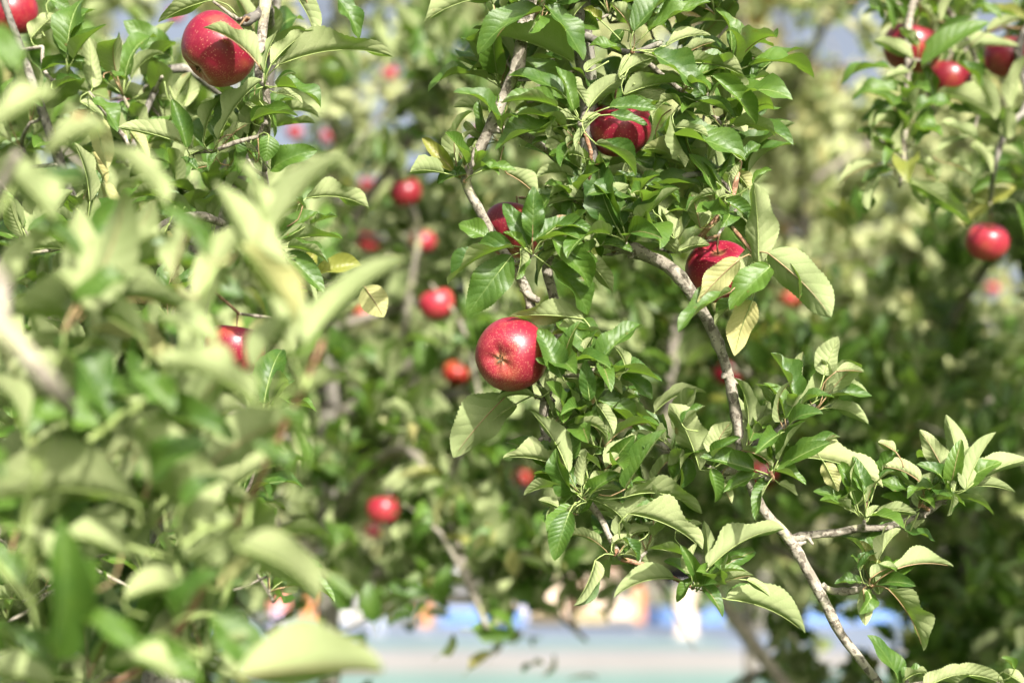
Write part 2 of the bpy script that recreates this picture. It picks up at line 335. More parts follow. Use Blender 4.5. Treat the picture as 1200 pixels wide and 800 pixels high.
def hero(T, table, org, sc, nodes, depth=None, jit=0.02, broad=1.0):
    """leaf rows: bx,by,tx,ty, theta, ratio, curve, fold[, dz base, dz tip]; theta 0 shows the upper side, 180 the underside"""
    for k, row in enumerate(table):
        bx, by, tx, ty, th = row[:5]; ratio = row[5] if len(row) > 5 else 0.48; cv = row[6] if len(row) > 6 else T.rg.uniform(0.4, 1.1)
        fo = row[7] * (1.5 if row[7] > 0.26 else 1.2) if len(row) > 7 else T.rg.uniform(0.4, 0.85); db = row[8] if len(row) > 8 else 0.0; dt = row[9] if len(row) > 9 else None
        bx, by, tx, ty = org[0] + bx / sc, org[1] + by / sc, org[0] + tx / sc, org[1] + ty / sc
        if T.pend == 'near' and math.hypot((bx + tx) / 2 - 272, (by + ty) / 2 - 412) < 38: continue
        nd = min(nodes, key=lambda q: math.hypot(q[0] - bx, q[1] - by)); dep = (depth or nd[2]) + db + T.rg.uniform(-jit, jit)
        node = at(nd[0], nd[1], nd[2]) 
        mx, my = (tx - bx) * 0.05, (ty - by) * 0.05; bx -= mx; by -= my; tx += mx; ty += my; ln = math.hypot(tx - bx, ty - by) / FPX * dep
        if dt is None: dt = T.rg.uniform(-0.3, 0.3) * ln
        B = at(bx, by, dep); E = at(tx, ty, dep + dt); d = E - B; L = d.length; dn = d.normalized()
        C = (CAM - (B + E) / 2).normalized(); C = (C - dn * C.dot(dn)).normalized(); S = dn.cross(C)
        if S.dot(AU) + 0.2 * S.dot(AR) < 0: S = -S
        t = R(th + T.rg.uniform(-6, 6)); n = C * math.cos(t) + S * math.sin(t)
        ratio = min(0.85, broad * ratio * (0.88 + 0.34 * abs(math.sin(t)))); M = frame(B, d, n); g = leaf_grid(ratio, fo, cv, T.rg.uniform(0.1, 0.36), T.rg.uniform(-0.15, 0.5), T.rg.random(), 44, 3, 0.03, T.rg.uniform(-0.8, 0.8))
        a0 = g[4][0]; loc = M.inverted() @ node; base = Vector((0, 0, 0)); pd = loc.length
        if pd > 0.032: loc = loc.normalized() * (0.03 if pd < 0.06 else 0.02)
        pl = loc.length; mid = Vector((-math.cos(a0), 0, -math.sin(a0))) * pl * 0.45
        pp = [(loc, 0.0010), (loc * 0.45 + mid * 0.45, 0.0008), (base, 0.0008)]
        me = finish_leaf('leaf', g, L, [LEAFY if row[-1] == 'y' else LEAF, PETI if T.rg.random() < 0.85 else PETR], spline([(*q, r) for q, r in pp], 0.006))
        T.put_leaf(me, M, T.nearest(node)[0])

# ------------------------------------------------------------------ apples
def apple_profile(th):                     # th 0 at stem end (+z) .. pi at calyx
    r = math.sin(th) ** 0.86 * (1 + 0.05 * math.cos(th)); z = math.cos(th) * 0.9
    z -= 0.30 * math.exp(-(th / 0.42) ** 2); z += 0.2 * math.exp(-((math.pi - th) / 0.34) ** 2); return r, z
def apple_body(name, R0, m, rings=30, seg=36, seed=0):
    rg = random.Random(seed); lob = rg.uniform(0.0, 6.28); sq = rg.uniform(-0.04, 0.04); v = []; f = []
    for i in range(rings + 1):
        th = math.pi * (0.004 + 0.992 * i / rings); r, z = apple_profile(th)
        for k in range(seg):
            a = 2 * math.pi * k / seg; l = 1 + 0.013 * math.cos(5 * a + lob) * (0.35 + 0.65 * (i / rings) ** 2) + sq * math.cos(a + lob)
            v.append((r * math.cos(a) * R0 * l, r * math.sin(a) * R0 * l, (z + 0.03 * math.cos(a) * math.sin(th) + 0.02 * math.cos(5 * a + lob) * max(0, -math.cos(th)) ** 3) * R0))
    for i in range(rings):
        for k in range(seg):
            a = i * seg + k; b = i * seg + (k + 1) % seg; f.append((a, a + seg, b + seg, b))
    f.append(tuple(range(seg))); f.append(tuple(reversed(range(rings * seg, rings * seg + seg))))
    return mesh(name, v, f, [m])
NAP = 0
def apple(px, py, dia, size, up, m, label, T=None, group=None, parts=True, spur=True, depth=None):
    """up: direction of the stem end in camera axes (right, up, towards camera)"""
    global NAP; NAP += 1
    d = depth or FPX * size / dia; c = at(px, py, d); R0 = size / 2
    ax = (AR * up[0] + AU * up[1] - AF * up[2]).normalized()
    e = empty('apple', c, label, 'apple', group); e.rotation_euler = ax.to_track_quat('Z', 'X').to_euler()
    o = obj('apple_skin', apple_body('apple_skin', R0, m, 30 if parts else 16, 36 if parts else 20, NAP), e)
    v, f = [], []; z0 = R0 * 0.58; tube(v, f, spline([(0, 0, z0, 0.0013), (0.001, 0.001, R0 * 0.85, 0.001), (0.003, -0.002, R0 * 1.2, 0.0015)], 0.004), 6); obj('stem', mesh('stem', v, f, [STEM]), e)
    if parts:
        v, f = [], []
        for k in range(5):
            a = k * 1.2566; b = len(v); c_, s_ = math.cos(a), math.sin(a); zb = -R0 * 0.70
            for rr, tt, zz in ((0.0018, -0.0014, 0), (0.0018, 0.0014, 0), (0.004, 0.0009, -0.0022), (0.0047, 0, -0.004), (0.004, -0.0009, -0.0022)):
                v.append((rr * c_ - tt * s_, rr * s_ + tt * c_, zb + zz))
            f.append((b, b + 1, b + 2, b + 3, b + 4))
        b = len(v)
        for k in range(10): a = k * 0.6283; v.append((0.0026 * math.cos(a), 0.0026 * math.sin(a), -R0 * 0.693))
        f.append(tuple(range(b, b + 10))); obj('calyx', mesh('calyx', v, f, [SEPAL], None, False), e)
    CONE.append((c, R0 * (0.78 if parts else 0.85)))
    if T is not None and spur:
        T.pend.append(c + ax * R0 * 1.19)
    return e

# ------------------------------------------------------------------ ground and the yard far behind
def sheet(name, x0, x1, y0, y1, z, m, nx=2, ny=2, amp=0.0):
    v = [(x0 + (x1 - x0) * i / nx, y0 + (y1 - y0) * j / ny, z + (amp * RS.uniform(-1, 1) if amp else 0)) for j in range(ny + 1) for i in range(nx + 1)]
    f = [(j * (nx + 1) + i, j * (nx + 1) + i + 1, (j + 1) * (nx + 1) + i + 1, (j + 1) * (nx + 1) + i) for j in range(ny) for i in range(nx)]
    return tag(obj(name, mesh(name, v, f, [m])), kind='structure')
GRASS = simple('orchard_grass', (0.065, 0.105, 0.03), 0.9, 0.45, 3.5, 0.2, 0.6)
sheet('ground', -900, 900, -200, 1800, 0.0, GRASS, 6, 6)
sheet('paved_yard', -70, 70, 24, 96, 0.02, simple('pale_paving', (0.25, 0.242, 0.23), 0.85, 0.12, 0.5))
TEAL = simple('pale_teal_paint', (0.145, 0.225, 0.20), 0.8, 0.12, 0.6); BLUE = simple('pale_blue_paint', (0.15, 0.185, 0.245), 0.8, 0.14, 0.4)
sheet('court_paint', -30, 40, 25.2, 33, 0.024, TEAL); sheet('court_paint', -45, 45, 44, 78, 0.024, BLUE); sheet('court_paint', -12, 6, 46, 52, 0.028, TEAL)
def far(px, d): return Vector(((px - 600) / FPX * d, d, 0.0))
MBLUE = simple('blue_panel', (0.09, 0.18, 0.40), 0.5, 0.15, 3); MORG = simple('orange_cloth', (0.5, 0.2, 0.07), 0.8, 0.15, 4); MWHITE = simple('white_canvas', (0.55, 0.55, 0.54), 0.7, 0.06, 4)
MGREY = simple('grey_steel', (0.3, 0.3, 0.32), 0.4, 0.1, 5); MBEIGE = simple('beige_plaster', (0.55, 0.44, 0.34), 0.9, 0.1, 1.5); MROOF = simple('brown_roof', (0.2, 0.12, 0.08), 0.8, 0.2, 2); MYEL = simple('yellow_panel', (0.36, 0.29, 0.16), 0.7, 0.1, 2)
MGLASS = simple('dark_window', (0.03, 0.035, 0.04), 0.15, 0.1, 2)
def block(name, parent, c, s, m, tap=1.0):
    v, f = [], []; bm_box(v, f, c, s, 0, tap); return obj(name, mesh(name, v, f, [m], None, False), parent)
for i, px in enumerate((545, 588, 775, 845, 960, 1010, 1060)):
    p = far(px, 66 + (i % 3)); e = empty('barrier', p, 'low blue panel barrier standing on the pale yard behind the trees', 'barrier', 'blue barriers along the yard')
    block('panel', e, (0, 0, 0.52), (1.9, 0.05, 0.62), MBLUE); block('top_rail', e, (0, 0, 0.86), (2.0, 0.07, 0.06), MGREY)
    for sx in (-0.85, 0.85): block('foot', e, (sx, 0, 0.03), (0.08, 0.6, 0.06), MGREY); block('post', e, (sx, 0.055, 0.45), (0.05, 0.05, 0.8), MGREY)
for px, d, lab in ((366, 60, 'orange banner stand beside the person in a coral top'), (500, 60, 'bright orange banner stand between the two white tents'), (748, 66, 'rust orange banner stand beside the pale pillar')):
    p = far(px, d); e = empty('banner_stand', p, lab, 'banner', 'orange banner stands in the yard')
    block('banner', e, (0, 0, 1.0), (0.36, 0.05, 1.4), MORG, 0.75); block('pole', e, (0, 0.06, 0.95), (0.04, 0.04, 1.9), MGREY); block('base', e, (0, 0.03, 0.03), (0.5, 0.4, 0.06), MGREY)
p = far(801, 55); e = empty('sign_pillar', p, 'pale rectangular pillar standing on the yard behind the drooping twig', 'pillar')
block('shaft', e, (0, 0, 0.85), (0.55, 0.5, 1.5), MBEIGE); block('plinth', e, (0, 0, 0.05), (0.8, 0.7, 0.1), MGREY); block('cap', e, (0, 0, 1.64), (0.7, 0.58, 0.08), MWHITE)
def tent(px, d, wd, lab):
    p = far(px, d); e = empty('tent', p, lab, 'tent', 'white peaked tents beyond the yard'); h = wd / 2
    v = [(-h, -h, 2.1), (h, -h, 2.1), (h, h, 2.1), (-h, h, 2.1), (0, 0, 3.3), (-h, -h, 1.8), (h, -h, 1.8), (h, h, 1.8), (-h, h, 1.8)]
    f = [(0, 1, 4), (1, 2, 4), (2, 3, 4), (3, 0, 4), (5, 6, 1, 0), (6, 7, 2, 1), (7, 8, 3, 2), (8, 5, 0, 3)]
    o = obj('canopy', mesh('canopy', v, f, [MWHITE], None, False), e); sm = o.modifiers.new('thickness', 'SOLIDIFY'); sm.thickness = 0.02
    block('back_wall', e, (0, h - 0.05, 0.95), (wd - 0.1, 0.03, 1.7), MWHITE)
    for sx in (-1, 1):
        for sy in (-1, 1): block('leg', e, (sx * (h - 0.05), sy * (h - 0.12), 0.9), (0.05, 0.05, 1.8), MGREY)
tent(386, 78, 2.3, 'white peaked tent behind the orange banner near the person in coral'); tent(412, 84, 2.3, 'white peaked tent set further back beside another tent'); tent(522, 80, 2.4, 'white peaked tent just right of the bright orange banner')
p = far(672, 96); e = empty('building', p, 'low beige building with brown roof at the far edge of yard', 'building')
block('wall', e, (0, 0, 1.25), (7.2, 5, 2.5), MBEIGE)
v = [(-3.9, -2.9, 2.5), (3.9, -2.9, 2.5), (3.9, 2.9, 2.5), (-3.9, 2.9, 2.5), (-3.9, 0, 3.4), (3.9, 0, 3.4)]
obj('roof', mesh('roof', v, [(0, 1, 5, 4), (2, 3, 4, 5), (0, 4, 3), (1, 2, 5), (3, 2, 1, 0)], [MROOF], None, False), e)
for sx in (-2.2, 2.2):
    wn = block('window', e, (sx, -2.52, 1.5), (1.1, 0.08, 0.9), MWHITE); block('pane', wn, (sx, -2.57, 1.5), (0.95, 0.04, 0.75), MGLASS)
block('door', e, (0, -2.52, 1.0), (0.95, 0.08, 2.0), MROOF)
for px in (590, 640, 690, 850):
    p = far(px, 80); e = empty('planter_box', p, 'yellow wooden planter box in a row before the beige building', 'planter', 'yellow planters before the building')
    block('box', e, (0, 0, 0.25), (1.5, 0.6, 0.5), MYEL); block('rim', e, (0, 0, 0.52), (1.6, 0.7, 0.05), MYEL); block('soil', e, (0, 0, 0.555), (1.4, 0.5, 0.03), MROOF)

def person(px, d, top, bottom, lab, face=0.0, h=1.66):
    p = far(px, d); e = empty('person', p, lab, 'person', 'people in the far yard'); e.rotation_euler = (0, 0, face)
    J = {'pel': (0, 0, .95, .13), 'wst': (0, 0, 1.1, .115), 'chs': (0, 0, 1.28, .14), 'nek': (0, 0, 1.44, .055), 'hd': (0, -.01, 1.54, .085), 'top': (0, 0, 1.63, .07)}
    E = [('pel', 'wst'), ('wst', 'chs'), ('chs', 'nek'), ('nek', 'hd'), ('hd', 'top')]
    for sd, k in ((1, 'l'), (-1, 'r')):
        J.update({'sh' + k: (.17 * sd, 0, 1.37, .055), 'el' + k: (.23 * sd, .02, 1.1, .042), 'wr' + k: (.24 * sd, -.06, .88, .03), 'hn' + k: (.24 * sd, -.08, .8, .028), 'hp' + k: (.09 * sd, 0, .9, .085), 'kn' + k: (.1 * sd, -.02, .5, .06), 'an' + k: (.1 * sd, .02, .09, .042), 'to' + k: (.11 * sd, -.13, .035, .032)})
        E += [('chs', 'sh' + k), ('sh' + k, 'el' + k), ('el' + k, 'wr' + k), ('wr' + k, 'hn' + k), ('pel', 'hp' + k), ('hp' + k, 'kn' + k), ('kn' + k, 'an' + k), ('an' + k, 'to' + k)]
    ks = list(J); me = bpy.data.meshes.new('body'); me.from_pydata([J[k][:3] for k in ks], [(ks.index(a), ks.index(b)) for a, b in E], [])
    o = obj('body', me); sk = o.modifiers.new('skin', 'SKIN'); su = o.modifiers.new('sub', 'SUBSURF'); su.levels = su.render_levels = 2
    for i, k in enumerate(ks): me.skin_vertices[0].data[i].radius = (J[k][3], J[k][3]); me.skin_vertices[0].data[i].use_root = (k == 'pel')
    dg = bpy.context.evaluated_depsgraph_get(); m2 = bpy.data.meshes.new_from_object(o.evaluated_get(dg)); o.modifiers.clear(); o.data = m2; o.parent = e
    skin = simple('skin', (0.5, 0.3, 0.22), 0.6, 0.05)
    for m in (skin, top, bottom): m2.materials.append(m)
    for q in m2.polygons:
        z, x = q.center.z, abs(q.center.x); q.use_smooth = True
        q.material_index = 0 if z > 1.42 or (x > 0.19 and z < 0.98) or z < 0.08 else (1 if z > 0.93 else 2)
    v, f = [], []
    for i in range(7):
        th = i / 6 * 1.75
        for k in range(14): a = k / 14 * 6.2832; v.append((0.098 * math.sin(th) * math.cos(a), 0.012 + 0.108 * math.sin(th) * math.sin(a) + 0.02 * th, 1.575 + 0.115 * math.cos(th)))
    for i in range(6):
        for k in range(14): f.append((i * 14 + k, (i + 1) * 14 + k, (i + 1) * 14 + (k + 1) % 14, i * 14 + (k + 1) % 14))
    obj('hair', mesh('hair', v, f, [simple('dark_hair', (0.03, 0.02, 0.015), 0.5, 0.1)]), e)
person(330, 55, simple('coral_cloth', (0.85, 0.25, 0.2), 0.8, 0.1), simple('lavender_cloth', (0.55, 0.42, 0.62), 0.8, 0.1), 'person in a coral top and lavender trousers standing in the yard', 0.3)
person(446, 57, simple('white_cloth', (0.75, 0.75, 0.76), 0.8, 0.05), simple('pale_denim', (0.4, 0.47, 0.6), 0.8, 0.1), 'person in a white top and pale jeans standing in the yard', -0.4)

# far shade trees beyond the yard
def far_tree(px, d, h, rad, cols, lab, seed, n=2600):
    p = far(px, d); e = empty('shade_tree', p, lab, 'tree'); rg = np.random.RandomState(seed); r2 = random.Random(seed)
    v, f = [], []; tube(v, f, spline([(0, 0, -0.1, h * 0.028), (0.2, 0, h * 0.3, h * 0.02), (-0.1, 0.1, h * 0.75, h * 0.006)], h * 0.08), 9, 0.1, r2)
    for k in range(7):
        a = k * 0.9 + r2.random(); z0 = h * (0.22 + 0.07 * k); tube(v, f, spline([(0.1, 0, z0, h * 0.009), (math.cos(a) * rad * 0.4, math.sin(a) * rad * 0.4, z0 + h * 0.12, h * 0.006), (math.cos(a) * rad * 0.8, math.sin(a) * rad * 0.8, z0 + h * 0.2, h * 0.002)], h * 0.08), 6, 0, r2)
    obj('trunk', mesh('trunk', v, f, [BARKD]), e)
    nc = 46; cc = rg.normal(size=(nc, 3)); cc /= np.linalg.norm(cc, axis=1)[:, None]; cc *= (rg.rand(nc, 1) ** 0.4) * np.array([rad, rad, h * 0.37]); cc[:, 2] += h * 0.6
    c = cc[rg.randint(0, nc, n)] + rg.normal(size=(n, 3)) * rad * 0.15; s = h * 0.017 * (0.6 + rg.rand(n)); a = rg.normal(size=(n, 3)); a /= np.linalg.norm(a, axis=1)[:, None]; b = np.cross(a, rg.normal(size=(n, 3))); b /= np.linalg.norm(b, axis=1)[:, None]
    nn = np.cross(a, b); V = np.stack([c - a * s[:, None], c - b * s[:, None] * .5 + nn * s[:, None] * .15, c + a * s[:, None], c + b * s[:, None] * .5 + nn * s[:, None] * .15], 1).reshape(-1, 3)
    F = [(4 * i, 4 * i + 1, 4 * i + 2, 4 * i + 3) for i in range(n)]
    g = G('far_foliage'); at_ = g.new('ShaderNodeAttribute', attribute_name='rnd').outputs['Fac']; col = g.mix(at_, cols[0], cols[1]); tr = g.new('ShaderNodeBsdfTranslucent'); g.put(tr.inputs[0], col); ms = g.new('ShaderNodeMixShader'); ms.inputs[0].default_value = 0.35
    g.t.links.new(g.bsdf(col, 0.7, 0.2), ms.inputs[1]); g.t.links.new(tr.outputs[0], ms.inputs[2])
    tag(obj('crown', mesh('crown', V, F, [g.done(ms.outputs[0])], None, False, None, np.repeat(rg.rand(n), 4)), e), kind='stuff')
OCH = ((0.30, 0.22, 0.07), (0.22, 0.22, 0.07)); GRN = ((0.06, 0.12, 0.03), (0.13, 0.19, 0.05)); OLV = ((0.14, 0.17, 0.05), (0.22, 0.22, 0.08))
far_tree(880, 60, 25, 3.3, OCH, 'tall ochre autumn tree rising beside the patch of sky', 1, 6000)
far_tree(760, 105, 24, 7.5, OLV, 'broad olive tree beyond the beige building', 2, 4000)
far_tree(560, 110, 22, 8, GRN, 'broad dark green tree far behind the white tents', 3, 4000)
far_tree(330, 108, 24, 8, OLV, 'olive green tree far behind the coral clad person', 4, 4000)
far_tree(120, 112, 22, 8, GRN, 'dark green tree beyond the yard behind the shaded trunk', 5, 3500)
far_tree(1075, 112, 14, 7, GRN, 'short rounded green tree under the open sky patch', 6, 3500)
far_tree(1290, 108, 22, 8, OLV, 'olive tree beyond the yard behind the hanging right branch', 7, 3500)

# ------------------------------------------------------------------ background apple trees
def inframe(p, m=60):
    q = Vector(p) - CAM; d = q.dot(AF)
    if d < 0.2: return False
    x = 600 + FPX * q.dot(AR) / d; y = 400 - FPX * q.dot(AU) / d; return -m < x < 1200 + m and -m < y < 800 + m
BGT = []
def bg_tree(loc, top, low, rad, nl, label, group, seed, upright=0.6, skipf=None, lw=(0.065, 0.095)):
    T = Tree(loc, label, group, seed); rg = T.rg; L = T.loc
    t0 = max(0.7, low * 0.98); lean = Vector((rg.uniform(-.12, .12), rg.uniform(-.12, .12), 0))
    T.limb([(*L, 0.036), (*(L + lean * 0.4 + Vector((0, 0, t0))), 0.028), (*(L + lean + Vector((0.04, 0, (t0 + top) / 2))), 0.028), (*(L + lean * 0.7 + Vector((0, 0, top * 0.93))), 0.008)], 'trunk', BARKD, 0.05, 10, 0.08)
    tips = []
    for k in range(11):
        f = k / 10; z = t0 + (top - t0) * (0.12 + 0.75 * f); a = k * 2.39 + rg.uniform(-.4, .4); r = rad * (0.72 + 0.42 * math.sin(f * 2.6)) * rg.uniform(0.85, 1.12); u = Vector((math.cos(a), math.sin(a), 0)); q0 = L + lean * f; q0.z = z
        q0 = T.nearest(q0)[1]; end = min(top, z + rg.uniform(-0.1, 0.35)); endp = L + u * r; endp.z = max(low, end - (0.35 if f < 0.4 else 0.0)); midp = L + u * r * 0.5; midp.z = z + rg.uniform(0.12, 0.3)
        o = T.limb([(*q0, 0.02 - 0.008 * f), (*midp, 0.012), (*endp, 0.005)], 'branch', BARK, 0.05, 7, 0.1)
    main = list(T.br)
    for o, arr, rr in main[1:]:
        for j in range(5):
            i = int(len(arr) * rg.uniform(0.3, 1.0)) - 1; q = Vector(arr[i]); d = Vector((rg.gauss(0, 1), rg.gauss(0, 1), rg.gauss(0.25, 0.8))).normalized() * rg.uniform(0.25, 0.5); e = q + d; e.z = min(max(e.z, low), top)
            T.limb([(*q, 0.007), (*(q + d * 0.5 + Vector((0, 0, 0.05))), 0.005), (*e, 0.002)], 'twig', BARK, 0.06, 5, 0.0)
    # leaf rosettes along twigs and limbs
    tk = T.br[0][1]; pts = np.concatenate([a[1:] for o, a, r in T.br[1:]] + [np.repeat(tk[tk[:, 2] > low - 0.15], 3, 0)]); rs = np.random.RandomState(seed)
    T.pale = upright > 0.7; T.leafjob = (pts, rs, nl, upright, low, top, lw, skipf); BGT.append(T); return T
def bg_leaves(T):
    pts, rs, nl, upright, low, top, lw, skipf = T.leafjob
    nclu = nl // 6; wt = (np.hypot(pts[:, 0] - T.loc.x, pts[:, 1] - T.loc.y) + 0.15) ** 0.7 * np.where(pts[:, 1] < T.loc.y + 0.3, 1.6, 1.0); c = pts[rs.choice(len(pts), nclu, p=wt / wt.sum())] + rs.normal(size=(nclu, 3)) * 0.075
    ctr = np.array([T.loc.x, T.loc.y, (low + top) / 2]); out = c - ctr; out /= np.linalg.norm(out, axis=1)[:, None] + 1e-6
    ax = out * (0.6 - 0.75 * upright) + np.array([0, 0.75 * upright, 0.7]) + rs.normal(size=(nclu, 3)) * 0.4; ax /= np.linalg.norm(ax, axis=1)[:, None]
    A = np.repeat(ax, 6, 0); Cc = np.repeat(c, 6, 0); n = len(A)
    rv = rs.normal(size=(n, 3)); rv -= A * (rv * A).sum(1)[:, None]; rv /= np.linalg.norm(rv, axis=1)[:, None]
    e = np.radians(rs.uniform(10, 62, n))[:, None]; d = A * np.cos(e) + rv * np.sin(e); nn = A + rs.normal(size=(n, 3)) * 0.3; nn -= d * (nn * d).sum(1)[:, None]; nn /= np.linalg.norm(nn, axis=1)[:, None]
    y = np.cross(nn, d); Ls = rs.uniform(lw[0], lw[1], n); mid = Cc + d * (Ls * 0.8)[:, None]
    keep = np.ones(n, bool); u0 = np.array(tuple(CAM)); sn = np.array(tuple(SUN))
    for cpt, r in CONE:
        cp = np.array(tuple(cpt))
        for u, farr in (((u0 - cp) / np.linalg.norm(u0 - cp), 9.0), (sn, 1.3)):
            q = mid - cp; t = q @ u; dist = np.linalg.norm(q - t[:, None] * u, axis=1); keep &= ~((t > 0) & (t < farr) & (dist < r + Ls * 0.38))
    rel = mid - u0; dep = rel @ np.array(tuple(AF)); X = 600 + FPX * (rel @ np.array(tuple(AR))) / np.maximum(dep, .1); Y = 400 - FPX * (rel @ np.array(tuple(AU))) / np.maximum(dep, .1)
    if skipf is not None: keep &= ~skipf(X, Y, rs.rand(n))
    vis = (X > 0) & (X < 1200) & (Y > 0) & (Y < 800) & (dep > 0.3)
    keep &= (X > -260) & (X < 1460) & (Y > -330) & (Y < 1100) | (rs.rand(n) < 0.35)
    idx = np.where(keep)[0]; score = dep[idx] + np.where(vis[idx], 0, 100); order = idx[np.argsort(score)]; solo = set(order[:300].tolist())
    var = rs.randint(0, len(LOW), n); V = []; F = []; UV = []; RN = []; off = 0
    brp = [(o, a[::3]) for o, a, r in T.br[1:]]; allp = np.concatenate([a for o, a in brp]); own = np.concatenate([np.full(len(a), i) for i, (o, a) in enumerate(brp)])
    for i in idx:
        Mx = np.stack([d[i], y[i], nn[i]], 1); po = np.array(tuple(LOW[var[i]][4])); org = Cc[i] - Mx @ po * Ls[i]
        if i in solo:
            M = Matrix([[*(Mx[r] * Ls[i]), org[r]] for r in range(3)] + [[0, 0, 0, 1]]); par = brp[own[((allp - Cc[i]) ** 2).sum(1).argmin()]][0]
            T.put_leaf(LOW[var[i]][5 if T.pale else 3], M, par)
    for k in range(len(LOW)):
        ii = np.array([i for i in idx if var[i] == k and i not in solo])
        if len(ii) == 0: continue
        Mx = np.stack([d[ii], y[ii], nn[ii]], 2) * Ls[ii][:, None, None]; lv = LOW[k][0] - np.array(tuple(LOW[k][4])); W = np.einsum('nij,vj->nvi', Mx, lv) + Cc[ii][:, None, :] - np.array(tuple(T.loc))
        m = len(lv); V.append(W.reshape(-1, 3)); UV.append(np.tile(np.array(LOW[k][2]), (len(ii), 1))); RN.append(np.repeat(rs.rand(len(ii)), m))
        base = off + np.arange(len(ii)) * m
        F += [tuple(int(b) + q for q in fc) for b in base for fc in LOW[k][1]]; off += m * len(ii)
    if V: tag(obj('foliage', mesh('foliage', np.concatenate(V).tolist(), F, [LEAFLIT if T.pale else LEAF], None, True, np.concatenate(UV), np.concatenate(RN)), T.root), kind='stuff')

GB = 'apple trees of the rows behind'
def gap(X, Y, r): return (X > 280) & (X < 430) & (Y > 700) & (r > 0.12) | (X > 425) & (X < 915) & (Y > 705) & (r > 0.13) | (X > 425) & (X < 915) & (Y > 660) & (r > 0.45)
def gapsky(X, Y, r): return gap(X, Y, r) | ((X > 860) & (X < 1010) & (Y < 58) & (r > 0.3)) | ((np.hypot(X - 978, (Y - 70) * 0.8) < 36) & (r > 0.06)) | (np.hypot(X - 370, Y - 10) < 30)
b1 = bg_tree((-0.42, 4.25, 0), 2.6, 1.45, 0.95, 8500, 'leafy apple tree with bright red apples, standing behind the sharp apple', GB, 21, 0.4, gapsky)
b2 = bg_tree((1.0, 4.4, 0), 2.4, 0.85, 1.1, 15000, 'shaded dense apple tree low behind the bare drooping limb', GB, 22, 0.0, lambda X, Y, r: (X < 905) & (Y > 655) | ((np.hypot(X - 978, (Y - 70) * 0.8) < 36)))
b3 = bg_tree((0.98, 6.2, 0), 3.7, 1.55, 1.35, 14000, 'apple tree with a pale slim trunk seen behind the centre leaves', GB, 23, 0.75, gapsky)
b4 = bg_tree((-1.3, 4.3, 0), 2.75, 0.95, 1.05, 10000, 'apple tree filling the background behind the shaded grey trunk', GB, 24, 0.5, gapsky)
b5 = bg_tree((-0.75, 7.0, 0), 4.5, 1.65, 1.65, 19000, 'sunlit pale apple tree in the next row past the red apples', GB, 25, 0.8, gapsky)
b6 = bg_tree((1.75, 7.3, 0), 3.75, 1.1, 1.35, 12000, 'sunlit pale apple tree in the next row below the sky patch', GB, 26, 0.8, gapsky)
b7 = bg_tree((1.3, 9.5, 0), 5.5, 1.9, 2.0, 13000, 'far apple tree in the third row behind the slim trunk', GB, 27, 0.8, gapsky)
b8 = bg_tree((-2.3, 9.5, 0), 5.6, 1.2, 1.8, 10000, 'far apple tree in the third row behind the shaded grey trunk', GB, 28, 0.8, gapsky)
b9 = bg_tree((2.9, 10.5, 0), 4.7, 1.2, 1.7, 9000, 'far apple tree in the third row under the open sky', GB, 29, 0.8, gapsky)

# ------------------------------------------------------------------ the sharp centre tree
def P(px, py, d, r): return (*at(px, py, d), r)
CT = Tree((1.35, 2.35, 0), 'apple tree whose bare grey limb droops past the sharp red apple', None, 1)
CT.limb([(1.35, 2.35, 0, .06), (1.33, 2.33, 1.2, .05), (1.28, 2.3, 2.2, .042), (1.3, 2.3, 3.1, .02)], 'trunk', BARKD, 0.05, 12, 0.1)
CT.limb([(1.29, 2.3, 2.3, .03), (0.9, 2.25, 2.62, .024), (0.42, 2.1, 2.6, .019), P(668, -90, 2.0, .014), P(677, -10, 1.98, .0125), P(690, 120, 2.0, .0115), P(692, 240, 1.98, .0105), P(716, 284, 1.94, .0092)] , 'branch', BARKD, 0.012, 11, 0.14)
CT.limb([P(712, 282, 1.943, .0088), P(745, 294, 1.92, .0076), P(790, 318, 1.9, .0072), P(825, 368, 1.9, .0066), P(848, 420, 1.9, .0062), P(860, 470, 1.9, .006), P(873, 545, 1.9, .006), P(893, 595, 1.9, .0058), P(925, 632, 1.9, .0062), P(950, 675, 1.89, .006), P(970, 712, 1.89, .0062), P(985, 742, 1.89, .0054), P(1008, 772, 1.88, .005), P(1040, 815, 1.87, .0045), P(1075, 880, 1.86, .004), P(1100, 960, 1.85, .003)], 'branch', BARK, 0.009, 11, 0.2)
CT.limb([P(655, -60, 2.0, .009), P(618, 20, 1.93, .0075), P(607, 75, 1.9, .0072), P(592, 110, 1.9, .0066), P(574, 150, 1.9, .0062), P(556, 188, 1.9, .0058), P(546, 212, 1.9, .0056), P(560, 243, 1.9, .0054), P(582, 282, 1.9, .0052), P(605, 318, 1.9, .0055), P(619, 345, 1.9, .0056), P(622, 362, 1.9, .0058)], 'branch', BARK, 0.009, 10, 0.2)
CT.limb([P(611, 338, 1.9, .0035), P(622, 347, 1.895, .0038), P(631, 352, 1.89, .0034)], 'twig', BARK, 0.004, 8, 0.25)
CT.limb([P(576, 152, 1.9, .005), P(605, 155, 1.91, .0046), P(637, 173, 1.94, .0044), P(662, 195, 1.97, .005)], 'twig', BARK, 0.008, 8, 0.2)
CT.limb([P(690, 250, 1.985, .0062), P(660, 285, 1.95, .0056), P(641, 308, 1.93, .0054), P(648, 345, 1.93, .0052), P(655, 380, 1.93, .005), P(650, 430, 1.93, .0052), P(638, 475, 1.92, .0056), P(641, 512, 1.92, .0058), P(660, 545, 1.92, .005), P(683, 580, 1.92, .0048), P(703, 605, 1.92, .0036), P(716, 632, 1.91, .0036), P(728, 655, 1.91, .0034)], 'branch', BARK, 0.009, 9, 0.22)
